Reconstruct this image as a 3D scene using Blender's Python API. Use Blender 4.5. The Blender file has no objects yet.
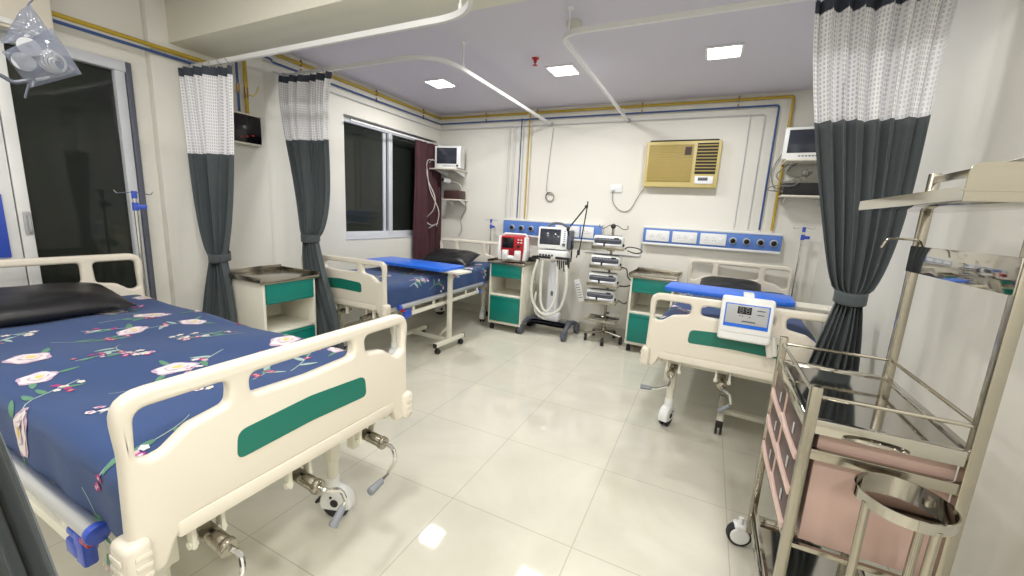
import bpy, bmesh, math, random
from mathutils import Matrix, Vector, noise
C = bpy.context.scene.collection
PI = math.pi
R = math.radians
random.seed(7)

# ------------------------------------------------------------------ materials
def new_mat(name):
    m = bpy.data.materials.new(name); m.use_nodes = True
    return m, m.node_tree.nodes, m.node_tree.links, m.node_tree.nodes['Principled BSDF']
def mat(name, col, rough=.5, metal=0, var=.06, scale=8, bump=0, spec=.5, emit=None, es=0, coat=0, sheen=0, rvar=0, stretch=None):
    m, N, L, b = new_mat(name)
    b.inputs['Roughness'].default_value = rough; b.inputs['Metallic'].default_value = metal
    b.inputs['Specular IOR Level'].default_value = spec
    b.inputs['Coat Weight'].default_value = coat; b.inputs['Sheen Weight'].default_value = sheen
    tc = N.new('ShaderNodeTexCoord'); nz = N.new('ShaderNodeTexNoise'); nz.inputs['Scale'].default_value = scale; nz.inputs['Detail'].default_value = 4
    src = tc.outputs['Object']
    if stretch:
        mp = N.new('ShaderNodeMapping'); mp.inputs['Scale'].default_value = stretch; L.new(src, mp.inputs[0]); src = mp.outputs[0]
    L.new(src, nz.inputs['Vector'])
    cr = N.new('ShaderNodeMix'); cr.data_type = 'RGBA'
    c = Vector(col)
    cr.inputs['A'].default_value = (*[max(0, x*(1-var)) for x in c], 1); cr.inputs['B'].default_value = (*[min(1, x*(1+var)) for x in c], 1)
    L.new(nz.outputs['Fac'], cr.inputs['Factor']); L.new(cr.outputs['Result'], b.inputs['Base Color'])
    if bump:
        bp = N.new('ShaderNodeBump'); bp.inputs['Strength'].default_value = bump; bp.inputs['Distance'].default_value = .01
        L.new(nz.outputs['Fac'], bp.inputs['Height']); L.new(bp.outputs['Normal'], b.inputs['Normal'])
    if rvar:
        mr = N.new('ShaderNodeMapRange'); mr.inputs['To Min'].default_value = max(0, rough-rvar); mr.inputs['To Max'].default_value = rough+rvar
        L.new(nz.outputs['Fac'], mr.inputs['Value']); L.new(mr.outputs['Result'], b.inputs['Roughness'])
    if emit: b.inputs['Emission Color'].default_value = (*emit, 1); b.inputs['Emission Strength'].default_value = es
    return m
def S(r, g, b):                                   # sRGB 0-255 to linear
    f = lambda v: (v/255/12.92) if v/255 <= .04045 else ((v/255+.055)/1.055)**2.4
    return (f(r), f(g), f(b))

M = {}
M['wall'] = mat('wall_paint', S(226,224,215), .55, var=.015, scale=3, bump=.02)
M['ceiling'] = mat('ceiling_paint', S(214,210,221), .7, var=.015, scale=2)
M['beam'] = mat('beam_paint', S(222,220,205), .6, var=.015, scale=2)
M['skirt'] = mat('skirting_tile', S(205,202,186), .25, var=.03)
M['cream'] = mat('cream_plastic', S(224,217,202), .32, var=.01, coat=.15)
M['white'] = mat('white_plastic', S(232,233,232), .35, var=.01)
M['powder'] = mat('cream_powder_coat', S(226,223,208), .38, var=.02)
M['green'] = mat('green_insert', S(20,112,96), .4, var=.04)
M['teal'] = mat('teal_paint', S(0,122,110), .35, var=.04)
M['steel'] = mat('stainless_steel', S(166,161,149), .2, 1, var=.05, scale=6, rvar=.07, stretch=(1,1,12))
M['mirror'] = mat('polished_steel', S(182,179,171), .07, 1, var=.03, scale=4, rvar=.04)
M['chrome'] = mat('chrome', S(215,215,212), .08, 1, var=.02)
M['alu'] = mat('aluminium', S(205,208,212), .32, .75, var=.02)
M['track'] = mat('white_track_paint', S(226,226,226), .3, var=.02)
M['alufr'] = mat('window_frame_paint', S(205,208,214), .35, var=.02)
M['black'] = mat('black_plastic', S(28,28,30), .45, var=.1)
M['rubber'] = mat('dark_rubber', S(38,38,42), .7, var=.1)
M['greyp'] = mat('slate_grey_plastic', S(88,92,104), .45, var=.06)
M['lgrey'] = mat('light_grey_plastic', S(176,178,180), .4, var=.04)
M['blue'] = mat('blue_plastic', S(54,84,188), .35, var=.05)
M['tabletop'] = mat('blue_table_top', S(38,108,222), .3, var=.03)
M['panelblue'] = mat('blue_panel_print', S(92,130,202), .4, var=.03)
M['red'] = mat('red_plastic', S(178,22,34), .38, var=.05)
M['vinyl'] = mat('black_vinyl', S(24,24,27), .38, var=.15, scale=30, bump=.15)
M['slate'] = mat('slate_fabric', S(74,82,85), .85, var=.08, scale=60, bump=.08, sheen=.15)
M['maroon'] = mat('maroon_fabric', S(66,28,36), .75, var=.25, scale=14, bump=.1, sheen=.1)
M['yellow'] = mat('yellow_pipe_paint', S(180,152,40), .4, var=.08)
M['pblue'] = mat('blue_pipe_paint', S(48,78,134), .4, var=.06)
M['pwhite'] = mat('white_pipe_paint', S(196,196,200), .45, var=.03)
M['copper'] = mat('brass_fitting', S(150,120,80), .35, .8, var=.1)
M['ac'] = mat('aged_yellow_plastic', S(205,188,125), .45, var=.05)
M['acg'] = mat('aged_yellow_grille', S(178,158,92), .5, var=.06)
M['dark'] = mat('dark_recess', S(22,20,20), .6, var=.1)
M['brown'] = mat('brown_drawer_front', S(66,44,42), .35, var=.08)
M['pink'] = mat('pale_pink_plastic', S(222,192,180), .4, var=.02)
M['pinkpanel'] = mat('pink_grey_laminate', S(184,156,146), .4, var=.03)
M['screen'] = mat('screen_glass', S(52,56,66), .12, var=.1)
M['darkscreen'] = mat('dark_screen', S(20,16,18), .15, var=.1)
M['paper'] = mat('paper_white', S(235,236,238), .6, var=.01)
M['grip'] = mat('grey_grip', S(130,134,140), .55, var=.04)
M['redlight'] = mat('red_indicator', S(170,30,30), .4)
M['cord'] = mat('grey_cord', S(120,118,112), .55)
M['wcord'] = mat('white_cord', S(205,202,194), .5)
M['bandfab'] = mat('curtain_header_fabric', S(62,68,80), .8, var=.1, scale=40)
M['lamp'] = mat('lamp_diffuser', (1,1,1), .5, emit=(1,.98,.93), es=14)

def glass_mat(name, col, rough=.03, trans=1., alpha=None):
    m, N, L, b = new_mat(name)
    b.inputs['Base Color'].default_value = (*col, 1); b.inputs['Roughness'].default_value = rough
    b.inputs['Transmission Weight'].default_value = trans; b.inputs['IOR'].default_value = 1.45
    if alpha is not None: b.inputs['Alpha'].default_value = alpha
    nz = N.new('ShaderNodeTexNoise'); nz.inputs['Scale'].default_value = 3
    mr = N.new('ShaderNodeMapRange'); mr.inputs['To Min'].default_value = rough; mr.inputs['To Max'].default_value = rough*1.5
    L.new(nz.outputs['Fac'], mr.inputs['Value']); L.new(mr.outputs['Result'], b.inputs['Roughness'])
    return m
M['bagfilm'] = glass_mat('clear_polythene', S(118,124,138), .12, 0, .55)
M['tube'] = glass_mat('translucent_hose', S(232,232,222), .3, .0, .72)
M['tintglass'] = mat('dark_tinted_glass', S(38,42,38), .04, var=.05, spec=.4)
M['film'] = mat('translucent_white_cover', S(228,230,236), .35, var=.03)

def floor_mat():
    m, N, L, b = new_mat('polished_floor_tile')
    g = N.new('ShaderNodeNewGeometry'); sep = N.new('ShaderNodeSeparateXYZ'); L.new(g.outputs['Position'], sep.inputs[0])
    def math_(op, a, v=None):
        n = N.new('ShaderNodeMath'); n.operation = op
        if isinstance(a, (int, float)): n.inputs[0].default_value = a
        else: L.new(a, n.inputs[0])
        if v is not None:
            if isinstance(v, (int, float)): n.inputs[1].default_value = v
            else: L.new(v, n.inputs[1])
        return n.outputs[0]
    def seam(o, off, size):
        a = math_('SUBTRACT', o, off); a = math_('DIVIDE', a, size); a = math_('ADD', a, 50.5); a = math_('FRACT', a)
        a = math_('SUBTRACT', a, .5); a = math_('ABSOLUTE', a); return math_('LESS_THAN', a, .0022/size)
    s = math_('MAXIMUM', seam(sep.outputs[0], -.352, .597), seam(sep.outputs[1], 2.055, .6))
    n1 = N.new('ShaderNodeTexNoise'); n1.inputs['Scale'].default_value = 1.6; n1.inputs['Detail'].default_value = 9; n1.inputs['Roughness'].default_value = .62; n1.inputs['Distortion'].default_value = .8
    L.new(g.outputs['Position'], n1.inputs['Vector'])
    cr = N.new('ShaderNodeValToRGB'); e = cr.color_ramp.elements
    e[0].position = .38; e[0].color = (*S(206,203,188), 1); e[1].position = .66; e[1].color = (*S(216,213,199), 1)
    L.new(n1.outputs['Fac'], cr.inputs[0])
    mx = N.new('ShaderNodeMix'); mx.data_type = 'RGBA'; mx.inputs['B'].default_value = (*S(150,145,128), 1)
    L.new(cr.outputs['Color'], mx.inputs['A']); L.new(math_('MULTIPLY', s, .5), mx.inputs['Factor']); L.new(mx.outputs['Result'], b.inputs['Base Color'])
    mr = N.new('ShaderNodeMapRange'); mr.inputs['To Min'].default_value = .035; mr.inputs['To Max'].default_value = .06
    L.new(n1.outputs['Fac'], mr.inputs['Value']); L.new(mr.outputs['Result'], b.inputs['Roughness'])
    b.inputs['Specular IOR Level'].default_value = .5
    return m
M['floor'] = floor_mat()

def net_mat():                                    # curtain mesh: woven grid with small holes, UV in metres
    m, N, L, b = new_mat('curtain_net')
    uv = N.new('ShaderNodeUVMap'); mp = N.new('ShaderNodeMapping'); L.new(uv.outputs[0], mp.inputs[0])
    br = N.new('ShaderNodeTexBrick'); br.offset = 0; br.inputs['Scale'].default_value = 1
    br.inputs['Brick Width'].default_value = .014; br.inputs['Row Height'].default_value = .020; br.inputs['Mortar Size'].default_value = .0042; br.inputs['Mortar Smooth'].default_value = .3
    L.new(mp.outputs[0], br.inputs['Vector'])
    b.inputs['Base Color'].default_value = (*S(226,226,230), 1); b.inputs['Roughness'].default_value = .8
    mr = N.new('ShaderNodeMapRange'); mr.inputs['To Min'].default_value = .78; mr.inputs['To Max'].default_value = 1.
    L.new(br.outputs['Fac'], mr.inputs['Value']); L.new(mr.outputs['Result'], b.inputs['Alpha'])
    mix = N.new('ShaderNodeMix'); mix.data_type = 'RGBA'; mix.inputs['A'].default_value = (*S(214,214,220), 1); mix.inputs['B'].default_value = (*S(240,240,243), 1)
    L.new(br.outputs['Fac'], mix.inputs['Factor']); L.new(mix.outputs['Result'], b.inputs['Base Color'])
    return m
M['net'] = net_mat()
# floral sheet colours
M['navy'] = mat('navy_cotton', S(38,66,114), .8, var=.07, scale=5, sheen=.1)
M['petal'] = mat('print_pale_petal', S(226,216,216), .8, var=.08, scale=60)
M['petal2'] = mat('print_mauve_petal', S(194,170,192), .8, var=.08, scale=60)
M['core'] = mat('print_yellow_core', S(222,200,110), .8, var=.1, scale=80)
M['leaf'] = mat('print_green_leaf', S(92,138,112), .8, var=.2, scale=60)
M['leaf2'] = mat('print_pale_leaf', S(160,182,176), .8, var=.1, scale=60)
M['magenta'] = mat('print_magenta_bud', S(180,60,130), .8, var=.15, scale=60)

# ------------------------------------------------------------------ mesh helpers
class MB:
    def __init__(s): s.bm = bmesh.new(); s.mi = 0; s.T = Matrix.Identity(4); s.uv = None
    def _add(s, t, smooth=True):
        t.transform(s.T)
        for f in t.faces: f.material_index = s.mi; f.smooth = smooth
        me = bpy.data.meshes.new('t'); t.to_mesh(me); t.free(); s.bm.from_mesh(me); bpy.data.meshes.remove(me)
        return s
    def box(s, c, d, bev=0, rot=None, seg=2, taper=None):
        t = bmesh.new(); bmesh.ops.create_cube(t, size=1)
        for v in t.verts:
            k = taper if (taper and v.co.z > 0) else 1
            v.co = Vector((v.co.x*d[0]*k, v.co.y*d[1]*k, v.co.z*d[2]))
        if bev: bmesh.ops.bevel(t, geom=t.edges[:], offset=min(bev, min(d)*.49), segments=seg, profile=.5, affect='EDGES')
        if rot: t.transform(rot.to_matrix().to_4x4() if hasattr(rot, 'to_matrix') and not isinstance(rot, Matrix) else rot)
        t.transform(Matrix.Translation(c)); return s._add(t)
    def cyl(s, a, b, r, r2=None, seg=16, cap=True, bev=0):
        a = Vector(a); b = Vector(b); d = b-a; r2 = r if r2 is None else r2
        t = bmesh.new(); bmesh.ops.create_cone(t, cap_ends=cap, segments=seg, radius1=r, radius2=r2, depth=d.length)
        if bev: bmesh.ops.bevel(t, geom=[e for e in t.edges if abs(e.verts[0].co.z-e.verts[1].co.z) < 1e-6], offset=bev, segments=2, profile=.5, affect='EDGES')
        t.transform(Matrix.Translation((a+b)/2) @ d.to_track_quat('Z', 'Y').to_matrix().to_4x4()); return s._add(t)
    def sph(s, c, r, sc=(1,1,1), seg=16):
        t = bmesh.new(); bmesh.ops.create_uvsphere(t, u_segments=seg, v_segments=max(6, seg//2), radius=r)
        t.transform(Matrix.Translation(c) @ Matrix.Diagonal((*sc, 1))); return s._add(t)
    def torus(s, c, R_, r, ax=(0,0,1), seg=28, k=8, sc=(1,1,1)):
        q = Vector(ax).to_track_quat('Z', 'Y')
        pts = [Vector(c)+q @ Vector((R_*math.cos(2*PI*i/seg)*sc[0], R_*math.sin(2*PI*i/seg)*sc[1], 0)) for i in range(seg)]
        return s.tube(pts, r, k, True)
    def tube(s, pts, r, seg=8, cyc=False):
        P = [Vector(p) for p in pts]; n = len(P); t = bmesh.new(); rings = []
        tan = []
        for i in range(n):
            if cyc: d = P[(i+1) % n]-P[i-1]
            else: d = P[min(i+1, n-1)]-P[max(i-1, 0)]
            tan.append(d.normalized() if d.length > 1e-9 else Vector((0,0,1)))
        u = tan[0].orthogonal().normalized()
        for i in range(n):
            u = (u-tan[i]*u.dot(tan[i])).normalized(); w = tan[i].cross(u)
            ri = r[i] if isinstance(r, (list, tuple)) else r
            k = 1.
            if 0 < i < n-1 or cyc:
                a = (P[i]-P[i-1]).normalized(); b = (P[(i+1) % n]-P[i]).normalized(); k = 1/max(.5, math.cos(a.angle(b, 0)/2))
            rings.append([t.verts.new(P[i]+(u*math.cos(2*PI*j/seg)+w*math.sin(2*PI*j/seg))*ri*(k if k < 1.3 else 1.3)) for j in range(seg)])
        m = n if cyc else n-1
        for i in range(m):
            A = rings[i]; B = rings[(i+1) % n]
            off = 0
            if cyc and i == n-1:
                off = min(range(seg), key=lambda o: (A[0].co-B[o].co).length)
            for j in range(seg): t.faces.new((A[j], A[(j+1) % seg], B[(j+1+off) % seg], B[(j+off) % seg]))
        if not cyc: t.faces.new(rings[0][::-1]); t.faces.new(rings[-1])
        return s._add(t)
    def lathe(s, prof, c=(0,0,0), ax=(0,0,1), seg=24, half=False):
        t = bmesh.new(); q = Vector(ax).to_track_quat('Z', 'Y'); rings = []
        for r, z in prof: rings.append([t.verts.new(Vector(c)+q @ Vector((r*math.cos(2*PI*j/seg), r*math.sin(2*PI*j/seg), z))) for j in range(seg)])
        for A, B in zip(rings, rings[1:]):
            for j in range(seg): t.faces.new((A[j], A[(j+1) % seg], B[(j+1) % seg], B[j]))
        if prof[0][0] > 0: t.faces.new(rings[0][::-1])
        if prof[-1][0] > 0: t.faces.new(rings[-1])
        bmesh.ops.remove_doubles(t, verts=t.verts[:], dist=1e-6)
        return s._add(t)
    def prism(s, pts, d, mtx=None, bev=0, seg=2):           # outline in xy, thickness d along z (centred)
        t = bmesh.new(); vs = [t.verts.new((x, y, -d/2)) for x, y in pts]; f = t.faces.new(vs)
        e = bmesh.ops.extrude_face_region(t, geom=[f])
        for v in [g for g in e['geom'] if isinstance(g, bmesh.types.BMVert)]: v.co.z = d/2
        bmesh.ops.recalc_face_normals(t, faces=t.faces[:])
        if bev: bmesh.ops.bevel(t, geom=[e for e in t.edges if abs(e.verts[0].co.z-e.verts[1].co.z) < 1e-6], offset=bev, segments=seg, profile=.5, affect='EDGES')
        if mtx: t.transform(mtx)
        return s._add(t)
    def poly(s, pts):
        t = bmesh.new(); t.faces.new([t.verts.new(p) for p in pts]); return s._add(t)
    def build(s, name, mats, parent=None, loc=None, rot=None, ang=35):
        me = bpy.data.meshes.new(name); s.bm.to_mesh(me); s.bm.free()
        for m in (mats if isinstance(mats, (list, tuple)) else [mats]): me.materials.append(M[m] if isinstance(m, str) else m)
        me.set_sharp_from_angle(angle=R(ang))
        o = bpy.data.objects.new(name, me); C.objects.link(o)
        if parent is not None: o.parent = parent
        if loc is not None: o.location = loc
        if rot is not None: o.rotation_euler = rot
        return o
def rp(pts, n=5):                                 # rounded polygon from (x, y, radius)
    out = []; k = len(pts)
    for i in range(k):
        p = Vector(pts[i][:2]); r = pts[i][2] if len(pts[i]) > 2 else 0
        if r <= 0: out.append(p); continue
        a = Vector(pts[i-1][:2])-p; b = Vector(pts[(i+1) % k][:2])-p
        la, lb = a.length, b.length; a.normalize(); b.normalize(); ang = a.angle(b)
        d = min(r/math.tan(ang/2), la*.49, lb*.49); A = p+a*d; B = p+b*d
        for j in range(n+1):
            t = j/n; out.append(A*(1-t)**2+p*2*t*(1-t)+B*t*t)
    return [(v.x, v.y) for v in out]
def plate(outer, holes, thick, bevel, mtx=None):  # flat plate with rounded openings, as a mesh
    cu = bpy.data.curves.new('c', 'CURVE'); cu.dimensions = '2D'; cu.fill_mode = 'BOTH'; cu.extrude = max(0, thick/2-bevel); cu.bevel_depth = bevel; cu.bevel_resolution = 3; cu.offset = -bevel
    for loop in [outer]+list(holes):
        sp = cu.splines.new('POLY'); sp.points.add(len(loop)-1); sp.use_cyclic_u = True
        for i, (x, y) in enumerate(loop): sp.points[i].co = (x, y, 0, 1)
    o = bpy.data.objects.new('c', cu); C.objects.link(o); dg = bpy.context.evaluated_depsgraph_get(); dg.update()
    me = bpy.data.meshes.new_from_object(o.evaluated_get(dg)); bpy.data.objects.remove(o); bpy.data.curves.remove(cu)
    b = MB(); t = bmesh.new(); t.from_mesh(me); bpy.data.meshes.remove(me); bmesh.ops.remove_doubles(t, verts=t.verts[:], dist=1e-5)
    if mtx: t.transform(mtx)
    b._add(t); return b
UP = Matrix.Rotation(PI/2, 4, 'X')                # xy drawing stands up: x stays, y becomes z (faces -y)
def tag(o, label, cat, group=None):
    o['label'] = label; o['category'] = cat
    if group: o['group'] = group
    return o
def thing(name, label, cat, loc=(0,0,0), rz=0, group=None):
    o = bpy.data.objects.new(name, None); C.objects.link(o); o.location = loc; o.rotation_euler = (0, 0, rz); o.empty_display_size = .1
    return tag(o, label, cat, group)
def struct(o, label=None):
    o['kind'] = 'structure'
    if label: o['label'] = label
    return o
def dup(root, loc, rz, label, group=None):
    def cp(o, par):
        c = o.copy(); C.objects.link(c)
        if par is not None: c.parent = par
        for ch in list(o.children): cp(ch, c)
        return c
    r = cp(root, None); r.location = loc; r.rotation_euler = (0, 0, rz); r['label'] = label
    if group: r['group'] = group
    return r
def bez(pts, n=8):                                # Catmull-Rom through points
    P = [Vector(p) for p in pts]; P = [2*P[0]-P[1]]+P+[2*P[-1]-P[-2]]; out = []
    for i in range(1, len(P)-2):
        for j in range(n):
            t = j/n; a, b, c, d = P[i-1:i+3]
            out.append(.5*((2*b)+(c-a)*t+(2*a-5*b+4*c-d)*t*t+(3*b-a-3*c+d)*t**3))
    out.append(P[-2]); return out
def bend(pts, r, n=6):                            # polyline with rounded corners in 3-D
    P = [Vector(p) for p in pts]; out = [P[0]]
    for i in range(1, len(P)-1):
        a = P[i-1]-P[i]; b = P[i+1]-P[i]; d = min(r, a.length*.49, b.length*.49); A = P[i]+a.normalized()*d; B = P[i]+b.normalized()*d
        for j in range(n+1):
            t = j/n; out.append(A*(1-t)**2+P[i]*2*t*(1-t)+B*t*t)
    out.append(P[-1]); return out
# ------------------------------------------------------------------ camera
W_, H_ = 1024, 576
f_px = 402.13; HC = 1.364
y_, p_, r_ = R(-25.4388925), R(10.47789513), R(3.01406692)
A_ = Matrix(((1,0,0),(0,0,-1),(0,1,0)))
Ry = Matrix(((math.cos(y_),0,-math.sin(y_)),(0,1,0),(math.sin(y_),0,math.cos(y_))))
Rp = Matrix(((1,0,0),(0,math.cos(p_),-math.sin(p_)),(0,math.sin(p_),math.cos(p_))))
Rr = Matrix(((math.cos(r_),-math.sin(r_),0),(math.sin(r_),math.cos(r_),0),(0,0,1)))
RC = Rr @ Rp @ Ry @ A_                            # world to camera (x right, y down, z forward)
cam = bpy.data.cameras.new('camera'); cam.sensor_width = 36; cam.lens = f_px/W_*36; cam.clip_start = .02
co = bpy.data.objects.new('camera', cam); C.objects.link(co)
rt = RC.transposed()
m3 = Matrix((rt.col[0], -rt.col[1], -rt.col[2])).transposed()
co.matrix_world = Matrix.Translation((0, 0, HC)) @ m3.to_4x4()
bpy.context.scene.camera = co

# ------------------------------------------------------------------ room shell
XL, XR, YB, YF, ZC = -3.43, .96, 4.7, -1.6, 2.61
def slab(name, c, d, m, label=None, bev=0): return struct(MB().box(c, d, bev).build(name, m), label)
slab('floor', ((XL+XR)/2, (YB+YF)/2, -.05), (XR-XL+.4, YB-YF+.4, .1), 'floor')
slab('ceiling', ((XL+XR)/2, (YB+YF)/2, ZC+.05), (XR-XL+.4, YB-YF+.4, .1), 'ceiling')
# back wall
slab('wall_back', ((XL+XR)/2, YB+.1, ZC/2), (XR-XL+.4, .2, ZC), 'wall')
slab('wall_front', ((XL+XR)/2, YF-.1, ZC/2), (XR-XL+.4, .2, ZC), 'wall')
b = MB(); b.box((XR+.1, (YB+YF)/2, ZC/2), (.2, YB-YF, ZC)); b.box((XR-.02, (2.8+YF)/2, ZC/2), (.06, 2.8-YF, ZC))
struct(b.build('wall_right', 'wall'))
# left wall with window opening (y 3.11-4.42, z 1.0-2.27) and door opening (y -.5-1.38, z 0-2.17)
b = MB()
def lw(y0, y1, z0, z1): b.box((XL-.1, (y0+y1)/2, (z0+z1)/2), (.2, y1-y0, z1-z0))
WY0, WY1, WZ0, WZ1 = 3.08, 4.62, 1.0, 2.26
DY0, DY1, DZ = .2, 1.40, 2.17
lw(YF, DY0, 0, ZC); lw(DY0, DY1, DZ, ZC); lw(DY1, WY0, 0, ZC); lw(WY0, WY1, 0, WZ0); lw(WY0, WY1, WZ1, ZC); lw(WY1, YB, 0, ZC)
struct(b.build('wall_left', 'wall'))
struct(MB().box((XL+.03, 1.86, ZC/2), (.06, .74, ZC), .004).build('trim_1', 'wall'), 'plastered pilaster carrying the ceiling beam on the left wall')
struct(MB().box(((XL+XR)/2, 1.755, (2.355+ZC)/2), (XR-XL, .31, ZC-2.355), .004).build('trim_2', 'beam'), 'ceiling beam crossing the room')
slab('baseboard_back', ((XL+XR)/2, YB-.006, .05), (XR-XL, .012, .1), 'skirt')
slab('baseboard_left', (XL+.006, (2.25+YB)/2, .05), (.012, YB-2.25, .1), 'skirt')
slab('baseboard_right', (XR-.056, (YF+2.8)/2, .05), (.012, 2.8-YF, .1), 'skirt')
# window
wroot = bpy.data.objects.new('window_1', None); C.objects.link(wroot); wroot.location = (XL, (WY0+WY1)/2, WZ0); struct(wroot, 'wide sliding window with dark night panes on the left wall')
b = MB(); yc = 0; w = WY1-WY0; h = WZ1-WZ0
b.box((-.10, 0, .045), (.07, w, .07), .004); b.box((-.10, 0, h-.03), (.07, w, .05), .004); b.box((-.10, -w/2+.012, h/2), (.07, .024, h), .004); b.box((-.10, w/2-.02, h/2), (.07, .04, h), .004)
b.box((-.075, -.04, h/2), (.04, .06, h-.1), .004); b.box((-.10, -.11, h/2), (.03, .045, h-.1), .003)
b.build('window_frame', 'alufr', wroot)
b = MB(); b.box((-.03, 0, .006), (.075, w, .012), .003); b.build('window_sill', 'alufr', wroot)
for yy, ww, xx in ((-w/4-.02, w/2-.06, -.105), (w/4+.0, w/2-.05, -.115)):
    MB().box((xx, yy, h/2), (.006, ww, h-.12)).build('pane', 'tintglass', wroot)
b = MB().box((-.16, 0, h/2), (.01, w, h)); b.build('blind_panel', 'dark', wroot)
# sliding door
droot = bpy.data.objects.new('door_1', None); C.objects.link(droot); droot.location = (XL, (DY0+DY1)/2, 0); struct(droot, 'dark glazed sliding door in a white aluminium frame')
w = DY1-DY0
b = MB(); b.box((-.03, 0, DZ-.03), (.1, w, .06), .004); b.box((-.03, w/2-.055, DZ/2), (.08, .05, DZ), .004)
b.box((-.03, -w/2+.1, DZ/2), (.08, .2, DZ), .004); b.box((-.03, 0, .02), (.1, w, .04), .004)
b.build('door_frame', 'alufr', droot)
MB().box((-.02, w/2-.014, DZ/2), (.09, .028, DZ), .003).build('door_seal', 'greyp', droot)
b = MB(); b.box((-.02, -w/2+.66, 1.08), (.03, .05, 2.1), .004); b.box((-.02, -w/2+.45, 1.08), (.03, .36, 2.1), .004); lf = b.build('door_leaf', 'white', droot)
b = MB(); b.box((.004, 0, 0), (.012, .03, .13), .005); b.tube(bend([(.01, 0, .05), (.04, 0, .045), (.04, 0, -.045), (.01, 0, -.05)], .015), .006); h_ = b.build('door_handle', 'lgrey', lf, loc=(-.004, -w/2+.665, 1.17))
MB().box((-.035, w/2-.28, 1.08), (.012, .50, 2.12)).build('pane', 'tintglass', droot)
MB().box((-.15, 0, 1.08), (.02, w+.1, 2.16)).build('blind_panel', 'dark', droot)

# ------------------------------------------------------------------ ceiling lamps and lighting
def lamp(x, y, label, vis=True):
    t = thing('ceiling_light', label, 'ceiling light', (x, y, ZC), 0, 'square recessed ceiling lights')
    o = rp([(-.125,-.125,.01),(.125,-.125,.01),(.125,.125,.01),(-.125,.125,.01)]); i = rp([(-.108,-.108,.01),(.108,-.108,.01),(.108,.108,.01),(-.108,.108,.01)])
    plate(o, [i], .012, .003, Matrix.Translation((0,0,-.007))).build('frame', 'white', t)
    MB().box((0,0,-.005), (.216,.216,.006)).build('diffuser', 'lamp', t)
    l = bpy.data.lights.new('lamp_light', 'AREA'); l.shape = 'SQUARE'; l.size = .21; l.energy = LAMP_W; l.color = (1, .985, .955)
    lo = bpy.data.objects.new('lamp_light', l); C.objects.link(lo); lo.location = (x, y, ZC-.016)
    return t
LAMP_W = 20
lamp(-2.60, 3.55, 'lit square ceiling light nearest the window, leftmost of the three')
lamp(-1.31, 3.555, 'lit square ceiling light in the middle, beside the red sprinkler')
lamp(-.066, 3.535, 'lit square ceiling light above the air conditioner side, rightmost of the three')
for x in (-1.95, -.75, .45): 
    for y in (-.9, .65): 
        l = bpy.data.lights.new('lamp_light', 'AREA'); l.shape = 'SQUARE'; l.size = .21; l.energy = LAMP_W*(1.35 if x > 0 else .8); l.color = (1, .985, .955)
        lo = bpy.data.objects.new('lamp_light', l); C.objects.link(lo); lo.location = (x, y, ZC-.016)
wd = bpy.data.worlds.new('world'); bpy.context.scene.world = wd; wd.use_nodes = True
wd.node_tree.nodes['Background'].inputs[0].default_value = (.02,.022,.03,1); wd.node_tree.nodes['Background'].inputs[1].default_value = .3
vs = bpy.context.scene.view_settings; vs.view_transform = 'Standard'; vs.look = 'None'; vs.gamma = 1; vs.use_curve_mapping = False; vs.exposure = -.17

# ------------------------------------------------------------------ hospital bed (origin: floor at the footboard, +y to the head)
BL = 2.13
def half(pts): return pts+[(-x, y, *r) for x, y, *r in reversed(pts)]
def board_outline(top):
    return rp([(-.465,top,.075),(-.455,.8,.3),(-.462,.50,.02),(-.40,.485,.02),(-.375,.545,.03),(-.345,.585,.04),(.345,.585,.04),(.375,.545,.03),(.40,.485,.02),(.462,.50,.02),(.455,.8,.3),(.465,top,.075)], 6)
def holes(top):
    t = top-.042
    h1 = [(-.425,t,.03),(-.43,.79,.04),(-.405,.778,.02),(-.38,.782,.03),(-.325,.822,.05),(-.235,.838,.025),(-.228,t,.025)]
    h2 = [(-.178,t,.025),(-.178,.842,.025),(0,.834,.2),(.178,.842,.025),(.178,t,.025)]
    h3 = [(-x, y, r) for x, y, r in reversed(h1)]
    return [rp(h1, 5), rp(h2, 5), rp(h3, 5)]
GREEN = rp([(-.228,.675,.02),(0,.683,.3),(.228,.675,.02),(.222,.755,.03),(0,.768,.3),(-.222,.755,.03)], 5)

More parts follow.
